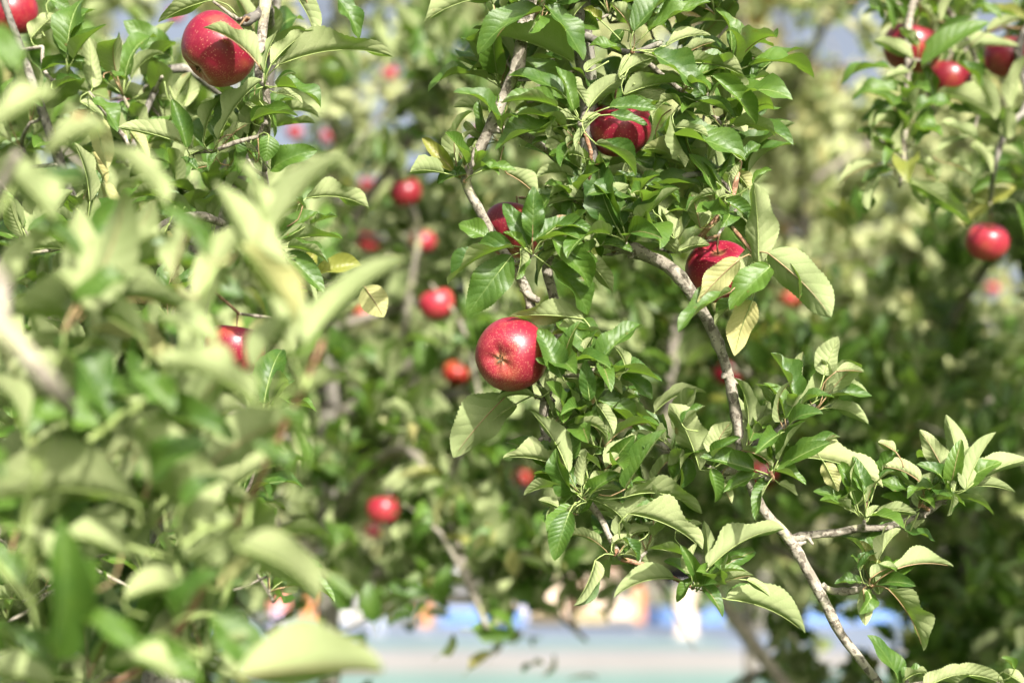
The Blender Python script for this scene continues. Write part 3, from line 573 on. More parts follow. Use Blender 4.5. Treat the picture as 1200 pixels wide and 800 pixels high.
CT.limb([P(728, 655, 1.91, .003), P(748, 660, 1.905, .003), P(772, 667, 1.9, .0028), P(795, 680, 1.9, .0024), P(813, 688, 1.9, .002)], 'twig', SHOOT, 0.007, 7, 0.15)
CT.limb([P(925, 632, 1.9, .0048), P(955, 626, 1.9, .0045), P(980, 624, 1.9, .0046), P(1005, 619, 1.9, .0042), P(1035, 618, 1.9, .004), P(1068, 608, 1.9, .0036), P(1090, 598, 1.89, .0034), P(1113, 578, 1.89, .0032)], 'branch', BARK, 0.007, 9, 0.24)
CT.limb([P(963, 686, 1.89, .0046), P(976, 692, 1.885, .004), P(1000, 692, 1.88, .0044), P(1014, 688, 1.88, .0046), P(1022, 686, 1.88, .003)], 'twig', BARK, 0.005, 8, 0.3)
CT.limb([P(870, 520, 1.9, .0042), P(885, 518, 1.89, .004), P(905, 508, 1.88, .0042), P(928, 492, 1.87, .0036), P(955, 474, 1.87, .002)], 'twig', BARKD, 0.006, 8, 0.25)
CT.limb([P(874, 553, 1.9, .0036), P(888, 558, 1.89, .0034), P(905, 562, 1.88, .003)], 'twig', BARK, 0.005, 8, 0.3)
CT.limb([P(850, 560, 1.9, .001), P(846, 556, 1.895, .0042), P(858, 550, 1.895, .005), P(872, 540, 1.9, .003)], 'twig', BARK, 0.005, 8, 0.3)
CT.limb([P(692, 210, 1.99, .006), P(740, 215, 1.96, .0046), P(790, 208, 1.92, .004), P(822, 203, 1.9, .0034)], 'twig', BARKD, 0.01, 8, 0.2)
CT.limb([P(815, 283, 1.91, .003), P(838, 258, 1.9, .003), P(856, 236, 1.9, .0032), P(862, 215, 1.9, .003), P(868, 190, 1.92, .002)], 'twig', SHOOT, 0.008, 7, 0.2)
CT.limb([P(822, 203, 1.9, .003), P(850, 215, 1.9, .002), P(858, 236, 1.9, .002)], 'twig', BARK, 0.008, 7, 0.2)
CT.limb([P(680, 40, 1.98, .006), P(715, 55, 1.94, .004), P(742, 62, 1.91, .0035), P(775, 50, 1.9, .0025)], 'twig', BARKD, 0.009, 8, 0.2)
CT.limb([P(690, 130, 2.0, .006), P(682, 143, 1.93, .004), P(680, 146, 1.88, .0034)], 'twig', BARK, 0.009, 8, 0.2)
CT.limb([P(745, 62, 1.91, .003), P(790, 100, 1.93, .003), P(830, 130, 1.93, .002), P(850, 150, 1.92, .0016)], 'twig', BARK, 0.009, 7, 0.2)
CT.limb([P(1092, 960, 1.86, .003), P(1080, 850, 1.85, .003), P(1062, 796, 1.85, .002)], 'twig', BARK, 0.01, 7, 0.2)
CT.limb([P(1100, 950, 1.85, .003), P(1130, 860, 1.83, .003), P(1170, 800, 1.82, .002)], 'twig', BARK, 0.01, 7, 0.2)
CN = [(545, 213, 1.89), (682, 143, 1.88), (740, 60, 1.9), (632, 13, 1.89), (690, 213, 1.9), (858, 230, 1.89), (822, 203, 1.9), (625, 298, 1.87), (690, 288, 1.9), (847, 253, 1.89), (886, 300, 1.87),
      (625, 463, 1.9), (660, 440, 1.9), (700, 430, 1.88), (683, 583, 1.88), (720, 650, 1.89), (813, 688, 1.88), (872, 530, 1.88), (953, 477, 1.86), (903, 553, 1.87), (923, 500, 1.87), (1013, 610, 1.88), (1080, 592, 1.88),
      (1115, 575, 1.87), (1022, 687, 1.87), (1060, 793, 1.85), (1170, 798, 1.82), (800, 110, 1.9), (760, 235, 1.9), (655, 500, 1.9), (850, 150, 1.9), (590, 160, 1.9), (1085, 800, 1.84)]
for q in CN:
    CT.spur(at(*q), 0.0021, SHOOT if rnd.random() < .3 else BARK)

apple(600, 416, 87, 0.082, (0.42, 0.12, -0.9), APR, 'sharp round red apple with its speckled blossom end facing out', None)
apple(726, 150, 76, 0.076, (-0.15, 0.85, 0.3), APR, 'red speckled apple half hidden by two leaves crossing over it', CT)
apple(600, 270, 72, 0.074, (0.2, 0.9, -0.3), APD, 'shaded dark red apple hidden behind the pale grey twig', CT, depth=2.07)
apple(843, 318, 78, 0.077, (-0.1, 0.8, 0.45), APR, 'red apple with a withered brown leaf lying across its front', CT)
CT.limb([(*(at(600, 416, 1.886) + (AR * .42 + AU * .12 + AF * .9).normalized() * 0.049), .0014), P(628, 440, 1.935, .0018), (*CT.nearest(at(640, 470, 1.92))[1], .003)], 'twig', BARK, 0.005, 7, 0.2)
for q in CT.pend: CT.spur(q, 0.0016, STEM)

hero(CT, [(250,-10,0,78,132,.42),(395,45,190,185,48,.45),(500,215,205,125,100,.5,.5,.55),(420,30,545,205,55,.5),(450,375,270,365,65,.4),(470,330,295,270,55,.45),(515,382,455,240,25,.42),(515,420,412,422,130,.5),
  (450,450,250,525,60,.45),(300,425,100,380,110,.4,.6,.4,.05),(135,615,42,645,40,.6),(140,610,105,530,140,.5),(200,600,310,600,60,.4),(575,375,692,275,140,.5),(680,268,797,205,150,.5),(705,332,915,295,132,.45,.8),
  (800,195,968,330,55,.5),(840,330,935,432,40,.55),(650,378,802,385,42,.42),(650,405,772,440,40,.35),(605,408,528,525,112,.35),(600,510,728,615,62,.45),(805,468,800,595,45,.6),(860,475,1108,562,58,.5,.7),
  (945,355,1085,418,68,.3),(1010,275,1150,432,38,.42),(925,222,1108,268,95,.42,.6,.5),(850,160,992,127,140,.35),(735,105,885,-25,50,.5),(790,105,990,12,58,.35),(725,115,648,15,125,.55),(680,185,573,165,60,.45),
  (610,72,553,32,30,.7),(592,745,705,655,150,.62,.5,.2),(590,705,418,727,118,.38),(285,612,385,690,120,.6),(780,655,884,708,62,.4),(690,740,805,778,60,.4),(965,790,930,680,150,.8),(1085,650,1105,572,150,.6),(1110,560,1170,510,30,.6),
  (1055,712,1150,790,40,.5),(1150,645,1210,600,40,.5),(690,110,640,190,40,.5,.6,.3,.05),(760,190,830,150,60,.5,.6,.3,.04),(560,250,620,210,140,.5),(495,285,560,370,125,.5),(430,520,500,600,30,.5,.6,.3,.06),(350,520,480,560,60,.5,.6,.3,.08),
  (700,650,640,590,50,.5,.5,.3,.06),(730,560,840,600,30,.5,.6,.3,.07),(850,520,905,585,150,.6),(880,450,985,480,130,.4),(640,740,740,800,60,.5,.6,.3,.04),(830,760,890,680,140,.5),(500,90,560,10,110,.5,.6,.3,.05),(440,60,405,130,20,.5,.6,.3,.04),
  (350,215,480,340,40,.5,.6,.3,.05),(900,200,1010,150,120,.4,.6,.3,.05),(1000,300,930,380,40,.5,.6,.3,.06),(1060,190,1200,215,130,.4,.6,.3,.1),(980,690,1020,600,130,.6,.6,.3,.05)], (500, 0), 3, CN)
hero(CT, [(372,228,376,62,5,.52,.4,.2),(352,255,272,122,20,.45),(292,270,85,395,62,.42,.8,.5),(292,308,150,498,14,.52,.3,.15),(215,240,117,190,42,.6),(340,270,272,220,42,.5),(348,305,372,255,120,.7),(330,280,312,378,75,.5),(378,245,515,168,48,.42),(460,200,582,218,62,.45),
  (450,245,568,402,30,.5),(440,345,560,498,50,.5,.9),(555,310,650,428,140,.5),(585,252,702,60,148,.52,.6,.25),(622,180,732,242,28,.6),(735,195,888,292,132,.4,.6),(690,140,805,185,70,.45),(775,55,884,112,62,.4),(870,235,828,138,150,.6),(890,282,992,262,132,.45),
  (960,195,930,82,152,.75),(1035,165,1118,278,30,.62),(1078,5,1132,65,140,.7),(1142,192,1090,128,35,.55),(1165,312,1150,55,162,.5,.5,.2),(1110,368,1162,258,150,.5),(1092,318,957,455,155,.45,.5,.25,-.02,0.0,'y'),(1200,345,1072,482,20,.58,.6,.3,-.03),(1062,430,893,562,50,.4,.6,.4,-.02),
  (1130,450,1020,545,70,.4),(1142,465,1085,642,150,.5,.6,.3,-.01),(1210,300,1412,505,150,.5,.8,.25,-.02),(540,520,298,515,142,.36,.5),(450,577,632,607,72,.4),(470,715,396,562,20,.6,.4,.3,-.05),(432,772,452,690,150,.5),(425,690,385,660,40,.6,.5,.3,-.04),(610,672,752,548,30,.52),
  (572,800,556,672,2,.46,.3,.15,-.02),(590,712,684,782,150,.5),(625,715,818,740,100,.5,.7,.5),(690,710,788,798,40,.5),(545,660,580,590,140,.5),(700,700,660,620,130,.5),(620,130,540,60,60,.5,.6,.3,.04),(500,130,580,90,130,.5,.6,.3,.05),(640,30,740,100,60,.5,.5,.3,.05),(420,60,480,150,40,.5,.5,.3,.06)], (500, 200), 3, CN)
hero(CT, [(270,82,102,278,155,.6,.5,.25),(305,108,135,270,130,.4,.6),(372,72,250,88,52,.5),(492,330,368,133,142,.34),(468,175,592,192,100,.5),(490,335,278,292,98,.45,.7,.55),(475,395,348,420,95,.5),(500,295,515,190,30,.5),(608,95,742,218,48,.45),(600,105,655,200,150,.5),
  (705,388,838,197,30,.42),(640,322,818,222,130,.42,.8),(705,430,955,482,125,.42,1.3),(720,490,958,605,100,.45,.7,.55),(575,395,668,342,140,.5),(670,365,722,395,60,.6),(600,405,684,412,120,.4),(595,275,672,292,50,.5),(530,280,612,332,120,.5),(470,352,545,360,50,.6),(520,395,480,465,25,.6),
  (460,460,396,438,150,.6),(500,495,448,592,150,.5),(500,485,452,642,18,.58,.5,.2,-.03),(590,655,520,800,-85,.48,.5,.5),(860,715,668,778,112,.4),(780,545,705,570,130,.6),(922,640,783,610,98,.5),(925,712,838,655,55,.5,1.2),(930,690,952,592,150,.6),(988,662,975,518,168,.36),(1004,668,1245,545,130,.42,1.0),
  (1000,695,1118,638,48,.42),(935,715,882,792,30,.5),(955,320,858,108,142,.52),(1110,242,1058,62,152,.45),(430,480,520,540,140,.5,.5,.3,.03),(620,450,700,520,140,.5),(690,575,740,650,50,.5),(655,590,720,560,140,.5),(880,545,965,520,150,.5,.5,.3,.04),(540,480,600,420,40,.5,.5,.3,.03),(420,130,500,180,150,.5,.5,.3,.04)], (500, 440), 3, CN)
hero(CT, [(210,425,153,243,152,.5),(338,302,258,213,112,.5),(395,255,312,108,45,.62),(500,172,545,50,160,.72),(545,165,634,168,140,.5),(415,290,642,252,125,.45,1.3),(490,262,658,252,60,.3,.6,.3,.02),(355,345,428,318,140,.6),(235,420,352,308,132,.5),(110,460,168,348,150,.62),(110,460,200,400,40,.5),(60,492,-10,318,150,.5),
  (0,345,75,290,40,.5),(385,468,548,398,40,.42),(345,450,388,350,132,.5),(410,470,690,568,140,.42,1.0),(500,490,545,582,165,.62,.4,.2,0,0,'y'),(215,462,133,470,130,.4),(215,445,312,500,120,.45),(305,545,248,602,22,.6),(100,512,112,620,30,.55),(135,560,170,625,140,.5),(310,512,428,562,60,.5),(340,560,400,600,130,.5),
  (692,532,757,445,42,.55),(825,548,692,505,140,.55,1.2),(745,445,690,415,140,.6),(845,610,908,512,150,.55),(940,562,838,378,150,.38),(972,562,928,328,150,.36),(952,582,1022,430,168,.45),(1000,572,1098,388,132,.36),(1010,572,1208,480,140,.42),(995,577,1162,590,120,.3),(945,590,930,668,70,.5),(820,602,680,560,60,.4,.6,.3,.02),
  (690,658,818,665,130,.42),(790,640,700,605,40,.5,.6,.3,.03),(640,610,592,662,140,.5,.6,.3,.02),(635,595,600,540,40,.5),(850,640,780,560,60,.4,.6,.3,.03),(650,690,690,640,130,.5),(830,640,870,560,140,.5)], (800, 380), 3, CN)
hero(CT, [(690,282,765,183,122,.5),(625,322,682,258,60,.5),(665,350,752,318,140,.55,1.2),(622,365,538,372,40,.6),(750,322,943,312,130,.42,.9),(635,395,642,512,160,.5),(730,400,840,597,120,.5,.6,.4),(760,722,653,560,62,.45),(780,710,858,685,60,.7),(860,735,1005,690,140,.5),(960,700,1125,725,140,.45),(1165,668,1122,632,40,.7),
  (1130,682,1210,735,150,.5),(785,185,885,222,60,.5,.6,.3,.02),(640,300,700,240,150,.4,.6,.3,.02),(115,385,245,345,95,.45,.6,.5),(230,360,302,412,150,.5),(165,430,418,540,112,.42,.7,.5),(690,400,640,290,150,.4),(800,200,850,150,130,.5)], (800, 560), 3, CN)
for q in CN:
    for j in range(2 if q[1] < 780 else 0): rosette(CT, at(q[0] + rnd.uniform(-6, 6), q[1] + rnd.uniform(-6, 6), q[2] + rnd.uniform(-.01, .03)), Vector((rnd.uniform(-.7, .7), rnd.uniform(-0.9, 0.5), rnd.uniform(0.0, 0.8))), 4, 0.035, 0.062)
for o, arr, rr in [b for b in CT.br if b[0].name.startswith('branch')][1:]:      # spur stubs and knots on the bare limbs
    for k in range(max(3, len(arr) // 9)):
        i = CT.rg.randrange(2, len(arr) - 2); q = Vector(arr[i]); tg = (Vector(arr[i + 1]) - Vector(arr[i - 1])).normalized(); u = tg.cross(Vector((CT.rg.gauss(0, 1), CT.rg.gauss(0, 1), CT.rg.gauss(0, 1)))).normalized(); r_ = rr[i]
        if inframe(q): CT.limb([(*q, r_ * .75), (*(q + u * r_ * 1.2), r_ * .5), (*(q + u * (r_ * 1.5 + CT.rg.uniform(0.0, .006)) + tg * .002), r_ * .34)], 'twig', BARK, 0.003, 7, 0.25)
for k in range(16):
    q = at(rnd.uniform(672, 702), 40 + k * 14, rnd.uniform(1.9, 1.95))
    if not blocked(q, 0.012): CT.spur(q, 0.0016, BARK); rosette(CT, q, Vector((rnd.uniform(-.7, .1), -0.6, 0.5)), 4, 0.04, 0.065)
# shaded inner leaves behind the front ones
for k in range(95):
    q = at(rnd.uniform(575, 870), rnd.uniform(-30, 300), rnd.uniform(1.9, 2.1))
    if blocked(q, 0.05): continue
    CT.spur(q, 0.0017, BARK); rosette(CT, q, Vector((rnd.uniform(-.6, .6), rnd.uniform(-0.8, 0.0), 0.7)), 5, 0.055, 0.085)
for k in range(16):
    q = at(rnd.uniform(650, 810), rnd.uniform(490, 660), rnd.uniform(1.9, 1.99)); CT.spur(q, 0.0018, BARK); rosette(CT, q, Vector((rnd.uniform(-.5, .5), -0.3, 0.8)), 4, 0.045, 0.07)
for k in range(130):                       # unseen crown of the same tree, filled out to shade the tree behind
    q = Vector((1.5 + rnd.gauss(0, .38), 2.2 + rnd.gauss(0, .4), rnd.uniform(2.4, 3.5)))
    if inframe(q, 200) or q.x < 1.05 or q.y < 1.8: continue
    CT.spur(q, 0.003, BARK, sag=0.1); rosette(CT, q, Vector((rnd.uniform(-.6, .6), rnd.uniform(-.6, .6), 0.7)), 7, 0.07, 0.1)

# ------------------------------------------------------------------ left tree, near the focus, with the shaded trunk
LT = Tree(tuple(at(205, 620, 2.35).xy) + (0,), 'apple tree with a slim shaded grey trunk and half shaded red apple', None, 2)
g0 = LT.loc
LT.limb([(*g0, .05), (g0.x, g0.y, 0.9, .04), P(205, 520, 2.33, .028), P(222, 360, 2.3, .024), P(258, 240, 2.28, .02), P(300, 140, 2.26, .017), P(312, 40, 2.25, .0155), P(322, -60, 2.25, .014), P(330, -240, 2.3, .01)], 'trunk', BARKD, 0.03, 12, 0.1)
LT.limb([P(318, 60, 2.25, .008), P(314, 20, 2.05, .0072), P(312, 0, 1.95, .007), P(307, 40, 1.93, .0058), P(304, 90, 1.92, .0052), P(311, 100, 1.91, .0046), P(313, 150, 1.92, .004), P(310, 200, 1.95, .003)], 'branch', BARK, 0.009, 9, 0.2)
LT.limb([P(314, 8, 1.95, .006), P(302, 17, 1.93, .006), P(290, 24, 1.91, .0058), P(284, 27, 1.9, .0046)], 'branch', BARKD, 0.006, 9, 0.25)
LT.limb([P(284, 27, 1.9, .003), P(266, 14, 1.89, .002), P(250, 2, 1.88, .0016)], 'twig', BARK, 0.006, 7, 0.15)
LT.limb([P(235, 310, 2.29, .009), P(172, 290, 2.0, .006), P(186, 270, 1.96, .0062), P(208, 257, 1.95, .006), P(233, 253, 1.96, .0055), P(262, 262, 2.0, .004)], 'branch', BARK, 0.009, 9, 0.2)
LT.limb([P(172, 292, 2.0, .005), P(150, 297, 1.97, .0045), P(118, 280, 1.96, .005), P(100, 274, 1.96, .004)], 'branch', BARK, 0.007, 8, 0.28)
LT.limb([P(310, 200, 1.95, .003), P(318, 250, 1.98, .003), P(318, 292, 1.98, .0032), P(322, 330, 1.98, .002)], 'twig', BARK, 0.009, 7, 0.2)
LT.limb([P(205, 500, 2.33, .012), P(120, 330, 2.2, .008), P(60, 160, 2.12, .006), P(25, 60, 2.1, .005), P(-10, -40, 2.1, .004)], 'branch', BARKD, 0.02, 8, 0.15)
LT.limb([P(300, 140, 2.26, .009), P(215, 80, 2.2, .006), P(180, 110, 2.15, .0045), P(150, 190, 2.1, .003)], 'branch', BARKD, 0.02, 8, 0.15)
LT.limb([P(330, -240, 2.3, .009), P(370, -120, 2.0, .006), P(350, -40, 1.92, .003)], 'branch', BARK, 0.02, 8, 0.15)
LN = [(310, 100, 1.9), (307, 148, 1.9), (302, 160, 1.9), (250, 178, 1.9), (318, 290, 1.96), (98, 272, 1.95), (104, 108, 2.02), (50, 55, 2.08), (285, 22, 1.89), (340, -25, 1.92), (385, -30, 1.94), (62, 95, 2.05), (190, 90, 2.12), (395, 330, 2.0), (150, 170, 2.05), (225, 180, 1.9), (5, 210, 2.1)]
for q in LN: LT.spur(at(*q), 0.0022, BARK)
apple(255, 58, 90, 0.083, (0.55, 0.62, -0.2), APR, 'red apple half in shade with a curled leaf across its shoulder', LT)
apple(12, 16, 66, 0.074, (-0.2, 0.9, 0.2), APD, 'dark red apple beside shaded leaves above the blurred branch', LT)
apple(275, 410, 74, 0.076, (0.1, 0.9, -0.1), APR, 'red apple peeping out between the large blurred leaves', LT, depth=2.1); CONE[-1] = (CONE[-1][0], 0.014)
for q in LT.pend: LT.spur(q, 0.0018, STEM)
hero(LT, [(150,175,258,72,140,.6,.5,.3,.03),(232,105,390,108,30,.45,.5,.3,.03),(792,258,588,105,18,.52,.5,.25,.05),(432,400,418,178,168,.58),(208,330,412,290,40,.42),(440,468,545,612,50,.5),(700,405,690,290,150,.7,.5,.3,.06),(890,692,568,602,130,.36),(862,490,888,343,150,.45),(872,682,808,475,28,.52,.5,.3,-.02),(960,662,1055,448,92,.45,.8,.5),(1030,642,1222,388,68,.45,.6,.4,-.03),(985,5,753,102,130,.4),
  (520,340,600,380,60,.5,.5,.3,.05),(380,480,480,560,140,.4),(440,520,330,640,150,.5),(430,540,500,780,155,.45,.5,.3,0,0,'y'),(600,600,690,740,150,.45,.5,.3,.02,.0,'y'),(130,460,200,500,40,.5,.5,.3,.02),(240,0,330,50,30,.6,.5,.3,.03),(20,250,120,200,60,.4,.5,.3,.05),(620,480,800,470,120,.3,.5,.3,.06),(260,420,380,380,70,.5)], (0, 0), 4, LN)
hero(LT, [(482,300,243,138,130,.42,1.0,.3,-.115,.0),(520,335,580,153,80,.28),(560,295,742,148,150,.36),(612,302,1098,270,122,.32,.8),(650,-40,752,152,132,.5),(700,-30,762,152,160,.4),(830,-30,957,172,42,.42),(585,400,668,350,60,.5),(590,412,775,502,60,.5,1.2),(582,440,692,485,130,.4),(470,568,668,548,60,.4,1.0),(540,640,525,752,10,.85,.4,.25),(560,790,758,710,30,.52),(390,690,502,782,110,.4),(370,640,395,805,40,.42),
  (100,480,175,345,150,.4),(300,680,335,600,130,.5),(345,660,442,585,140,.5),(245,690,320,650,40,.6),(150,740,240,700,140,.5),(500,480,560,640,90,.3),(430,490,500,560,120,.4),(200,790,130,740,30,.5),(360,770,420,690,60,.5),(260,780,180,800,120,.5),(300,720,260,800,30,.5),(480,760,440,700,60,.5,.5,.3,.02)], (180, 0), 4, LN)
hero(LT, [(590,192,833,232,130,.45,1.0),(455,356,618,253,30,.48),(600,300,708,270,90,.5),(480,382,722,365,130,.36),(508,402,662,462,60,.42),(495,432,648,588,25,.46,.4,.3,-.02),(490,502,618,628,150,.42),(640,512,805,478,30,.6),(830,572,905,690,165,.85,.4,.2,0,0,'y'),(440,450,400,560,30,.5),(470,600,530,560,40,.6,.5,.3,.03),(560,220,520,190,60,.6),(470,470,540,440,120,.3)], (200, 180), 3.637, LN)
hero(LT, [(318,332,188,350,15,.75,.3,.2),(375,385,372,465,20,.55),(380,280,398,183,155,.7),(440,235,502,238,20,.8),(322,236,58,82,112,.4),(380,192,318,-35,75,.42),(440,132,512,312,165,.5,.4,.3,.02,.0,'y'),(400,390,500,490,150,.7,.4,.2,0,0,'y'),(480,312,538,358,40,.5),(395,0,450,122,150,.5,.4,.3,.04,.0,'y'),(340,330,440,300,60,.4),(700,420,640,350,40,.5,.5,.3,.05),(720,300,690,380,120,.35,.5,.3,.02),(780,300,810,360,60,.4,.5,.3,.03),(880,520,950,460,40,.6,.5,.3,.06)], (0, 180), 3.637, LN)
for k in range(84):
    q = at(rnd.uniform(-30, 330), rnd.uniform(60, 740), rnd.uniform(1.95, 2.28))
    if blocked(q, 0.05): continue
    LT.spur(q, 0.002, BARK); rosette(LT, q, Vector((rnd.uniform(-.5, .5), -0.3, 0.8)), 5, 0.055, 0.08)

# ------------------------------------------------------------------ near blurred tree at the left
NT = Tree((-1.0, 0.9, 0), 'near blurred apple tree branch crowding in with large pale leaves', None, 3)
NT.pend = 'near'
NT.limb([(-1.0, .9, 0, .05), (-0.97, .92, 0.8, .042), (-0.92, .95, 1.5, .035), (-0.95, 1.0, 2.3, .02)], 'trunk', BARKD, 0.05, 12, 0.1)
NT.limb([(-0.93, .95, 1.45, .018), (-0.6, 1.05, 1.62, .013), P(-60, 330, 1.0, .0075), P(0, 382, .98, .0062), P(38, 425, .98, .006), P(70, 464, 1.0, .0054), P(84, 482, 1.22, .003), P(105, 515, 1.42, .0024), P(140, 620, 1.45, .0018)], 'branch', BARK, 0.012, 10, 0.15)
NT.limb([(-0.93, .95, 1.3, .016), (-0.6, 1.05, 1.42, .011), P(60, 830, 1.34, .0036), P(190, 760, 1.32, .003), P(262, 640, 1.24, .0026), P(300, 570, 1.18, .0026), P(330, 505, 1.17, .0024), P(352, 462, 1.16, .0022), P(378, 400, 1.15, .0018)], 'branch', SHOOT, 0.012, 9, 0.15)
NT.limb([P(105, 515, 1.2, .0026), P(170, 470, 1.3, .0022), P(215, 400, 1.28, .002), P(255, 330, 1.24, .0018), P(290, 290, 1.2, .0014)], 'twig', PETI, 0.012, 8, 0.15)
NT.limb([P(-60, 330, 1.22, .007), P(-20, 260, 1.12, .005), P(20, 180, 1.08, .003)], 'twig', BARK, 0.012, 8, 0.15)
NT.limb([P(60, 830, 1.33, .003), P(40, 690, 1.12, .002), P(30, 600, 1.1, .0018), P(50, 540, 1.08, .0014)], 'twig', PETI, 0.012, 8, 0.15)
NT.limb([P(190, 760, 1.32, .0026), P(260, 780, 1.2, .002), P(300, 815, 1.12, .0016)], 'twig', PETI, 0.012, 8, 0.15)
NN = [(355, 455, 1.07), (165, 470, 1.14), (235, 350, 1.1), (285, 295, 1.08), (60, 430, 1.15), (290, 615, 1.09), (150, 640, 1.15), (60, 760, 1.1), (190, 740, 1.1), (40, 540, 1.05), (300, 805, 1.03), (20, 210, 1.08), (100, 500, 1.18), (215, 640, 1.11), (-20, 640, 1.08), (130, 780, 1.1)]
NN = [(a, b, c + 0.08) for a, b, c in NN]
for q in NN: NT.spur(at(*q), 0.0016, PETI)
hero(NT, [(162,398,12,372,126,.44,1.3),(152,592,-40,600,135,.42,1.1),(336,402,254,222,150,.36),(308,295,400,188,145,.36),(365,398,474,308,142,.3),(286,292,346,382,140,.4),(292,470,188,425,135,.42,1.0),(130,492,68,400,40,.5),(226,618,163,502,150,.55),(200,480,158,438,30,.6),(188,492,272,515,35,.5),(222,652,290,618,150,.75),(284,645,370,702,135,.55,1.2),(80,628,158,658,140,.5),
  (62,762,72,618,30,.45),(0,742,62,792,40,.5),(-20,785,55,800,150,.6),(140,775,205,795,140,.6),(285,792,442,785,150,.55),(150,765,232,792,30,.55),(250,722,302,782,30,.6),(-10,460,42,515,40,.5),(112,500,40,490,50,.5,.8,.4),(345,462,408,440,140,.35),(190,235,120,175,140,.4),(60,255,-10,190,140,.5),(20,330,75,262,135,.4),(90,300,30,262,60,.4),(205,322,238,255,130,.4),(240,300,190,245,60,.4),
  (110,380,60,320,140,.4),(150,330,90,352,50,.45),(225,405,262,330,140,.4),(250,400,180,372,140,.4),(300,430,345,375,130,.5),(180,560,240,520,50,.5),(100,560,160,520,140,.4),(110,690,50,660,50,.5),(150,700,220,690,140,.5),(210,720,262,672,40,.5),(260,690,310,650,140,.4),(100,730,160,760,40,.5),(20,690,-20,640,50,.5),(0,560,-40,520,50,.5),(340,560,300,520,50,.5),(330,480,352,560,60,.35),(240,770,290,745,140,.45),(30,620,70,680,140,.5),(350,800,410,750,140,.5),
  (60,110,-20,160,140,.45),(120,150,50,190,140,.4),(20,80,-40,40,40,.6),(100,215,30,230,50,.5),(310,250,280,190,140,.3),(215,590,262,560,40,.5),(60,480,110,440,140,.4),(130,460,190,455,30,.5)], (0, 0), 1, NN, None, 0.04, 1.05)
for k in range(26):
    q = at(rnd.uniform(-60, 270), rnd.uniform(300, 860), rnd.uniform(1.22, 1.5)); NT.spur(q, 0.0014, PETI); rosette(NT, q, Vector((rnd.uniform(-.4, .6), rnd.uniform(0.1, .9), 0.7)), 5, 0.07, 0.1, spread=(12, 60))

# ------------------------------------------------------------------ right hanging branch, a little behind the focus
RT = Tree((1.75, 2.95, 0), 'apple tree with a thin hanging branch of paired red apples', None, 4)
RT.limb([(1.75, 2.95, 0, .055), (1.73, 2.95, 1.2, .045), (1.7, 2.93, 2.2, .035), (1.68, 2.9, 3.0, .018)], 'trunk', BARKD, 0.05, 12, 0.1)
RT.limb([(1.69, 2.92, 2.5, .02), (1.3, 2.8, 2.75, .014), P(1150, -90, 2.6, .009), P(1085, -20, 2.52, .006), P(1066, 20, 2.5, .0052), P(1064, 80, 2.48, .005), P(1060, 150, 2.47, .0046), P(1058, 200, 2.46, .004), P(1054, 218, 2.46, .003)], 'branch', BARK, 0.012, 9, 0.18)
RT.limb([(1.3, 2.8, 2.72, .009), P(1220, 20, 2.65, .007), P(1205, 120, 2.6, .006), P(1180, 150, 2.58, .005), P(1165, 200, 2.58, .004), P(1160, 250, 2.75, .003)], 'branch', BARKD, 0.014, 9, 0.18)
RT.limb([P(1085, -20, 2.52, .005), P(1130, 40, 2.56, .004), P(1150, 100, 2.58, .003), P(1140, 160, 2.58, .002)], 'twig', BARK, 0.014, 8, 0.18)
RN = [(1072, 70, 2.46), (1056, 215, 2.45), (1090, 75, 2.5), (1130, 60, 2.54), (1180, 150, 2.56), (1150, 110, 2.56), (1080, 0, 2.5), (1120, -15, 2.5), (1065, 170, 2.46), (1160, 240, 2.68), (1190, 60, 2.58), (1040, 5, 2.5)]
for q in RN: RT.spur(at(*q), 0.0024, BARK)
apple(1068, 56, 70, 0.086, (0.2, 0.9, 0.1), APD, 'half shaded red apple behind the thin hanging branch', RT, depth=2.54)
apple(1182, 66, 56, 0.076, (-0.1, 0.9, 0.2), APR, 'red apple partly covered by a pale folded leaf near hanging branch', RT, depth=2.66)
apple(1112, 92, 50, 0.072, (0.1, 0.9, 0.1), APD, 'dark plum red apple tucked in shade between two others', RT, depth=2.74); CONE.pop()
apple(1157, 283, 51, 0.072, (0.05, 0.93, 0.3), APB, 'glossy red apple hanging alone under the thin hanging branch', RT)
for q in RT.pend: RT.spur(q, 0.0018, STEM)
hero(RT, [(500,180,390,130,150,.45),(520,140,465,90,150,.5),(560,200,690,60,60,.4),(545,200,735,75,45,.36,.6,.4,-.03),(545,215,575,310,20,.55),(490,225,425,240,150,.6),(590,295,755,370,140,.42,.9),(605,385,720,450,140,.36),(440,340,350,380,40,.4),(480,330,400,340,60,.4),(405,510,280,570,140,.4),(400,555,370,650,150,.5),(340,600,360,665,30,.8),(500,560,540,640,150,.5),(520,580,680,695,140,.36,.6,.3,-.02),
  (560,590,570,660,40,.6),(580,560,520,500,140,.5),(650,200,720,270,60,.5),(700,250,760,370,140,.4),(640,160,830,145,130,.3),(820,330,860,180,150,.4),(800,430,790,340,150,.6),(740,470,850,500,140,.4),(690,460,750,540,140,.4),(690,600,820,570,40,.45),(830,640,860,760,30,.5),(680,700,820,590,40,.4),(540,20,570,100,140,.4),(480,60,440,-10,40,.5),(370,0,410,60,40,.5),(600,60,640,-20,140,.5),(700,20,780,60,50,.5),
  (420,0,440,90,30,.5),(530,400,560,330,40,.5),(520,450,580,400,50,.5),(590,470,680,430,140,.4),(620,340,700,350,40,.4),(610,510,690,550,130,.4),(740,100,850,60,140,.4),(300,5,390,-10,120,.4),(280,5,385,0,130,.3),(450,420,420,480,150,.6,.4,.3,0,0,'y')], (880, 0), 2.667, RN)
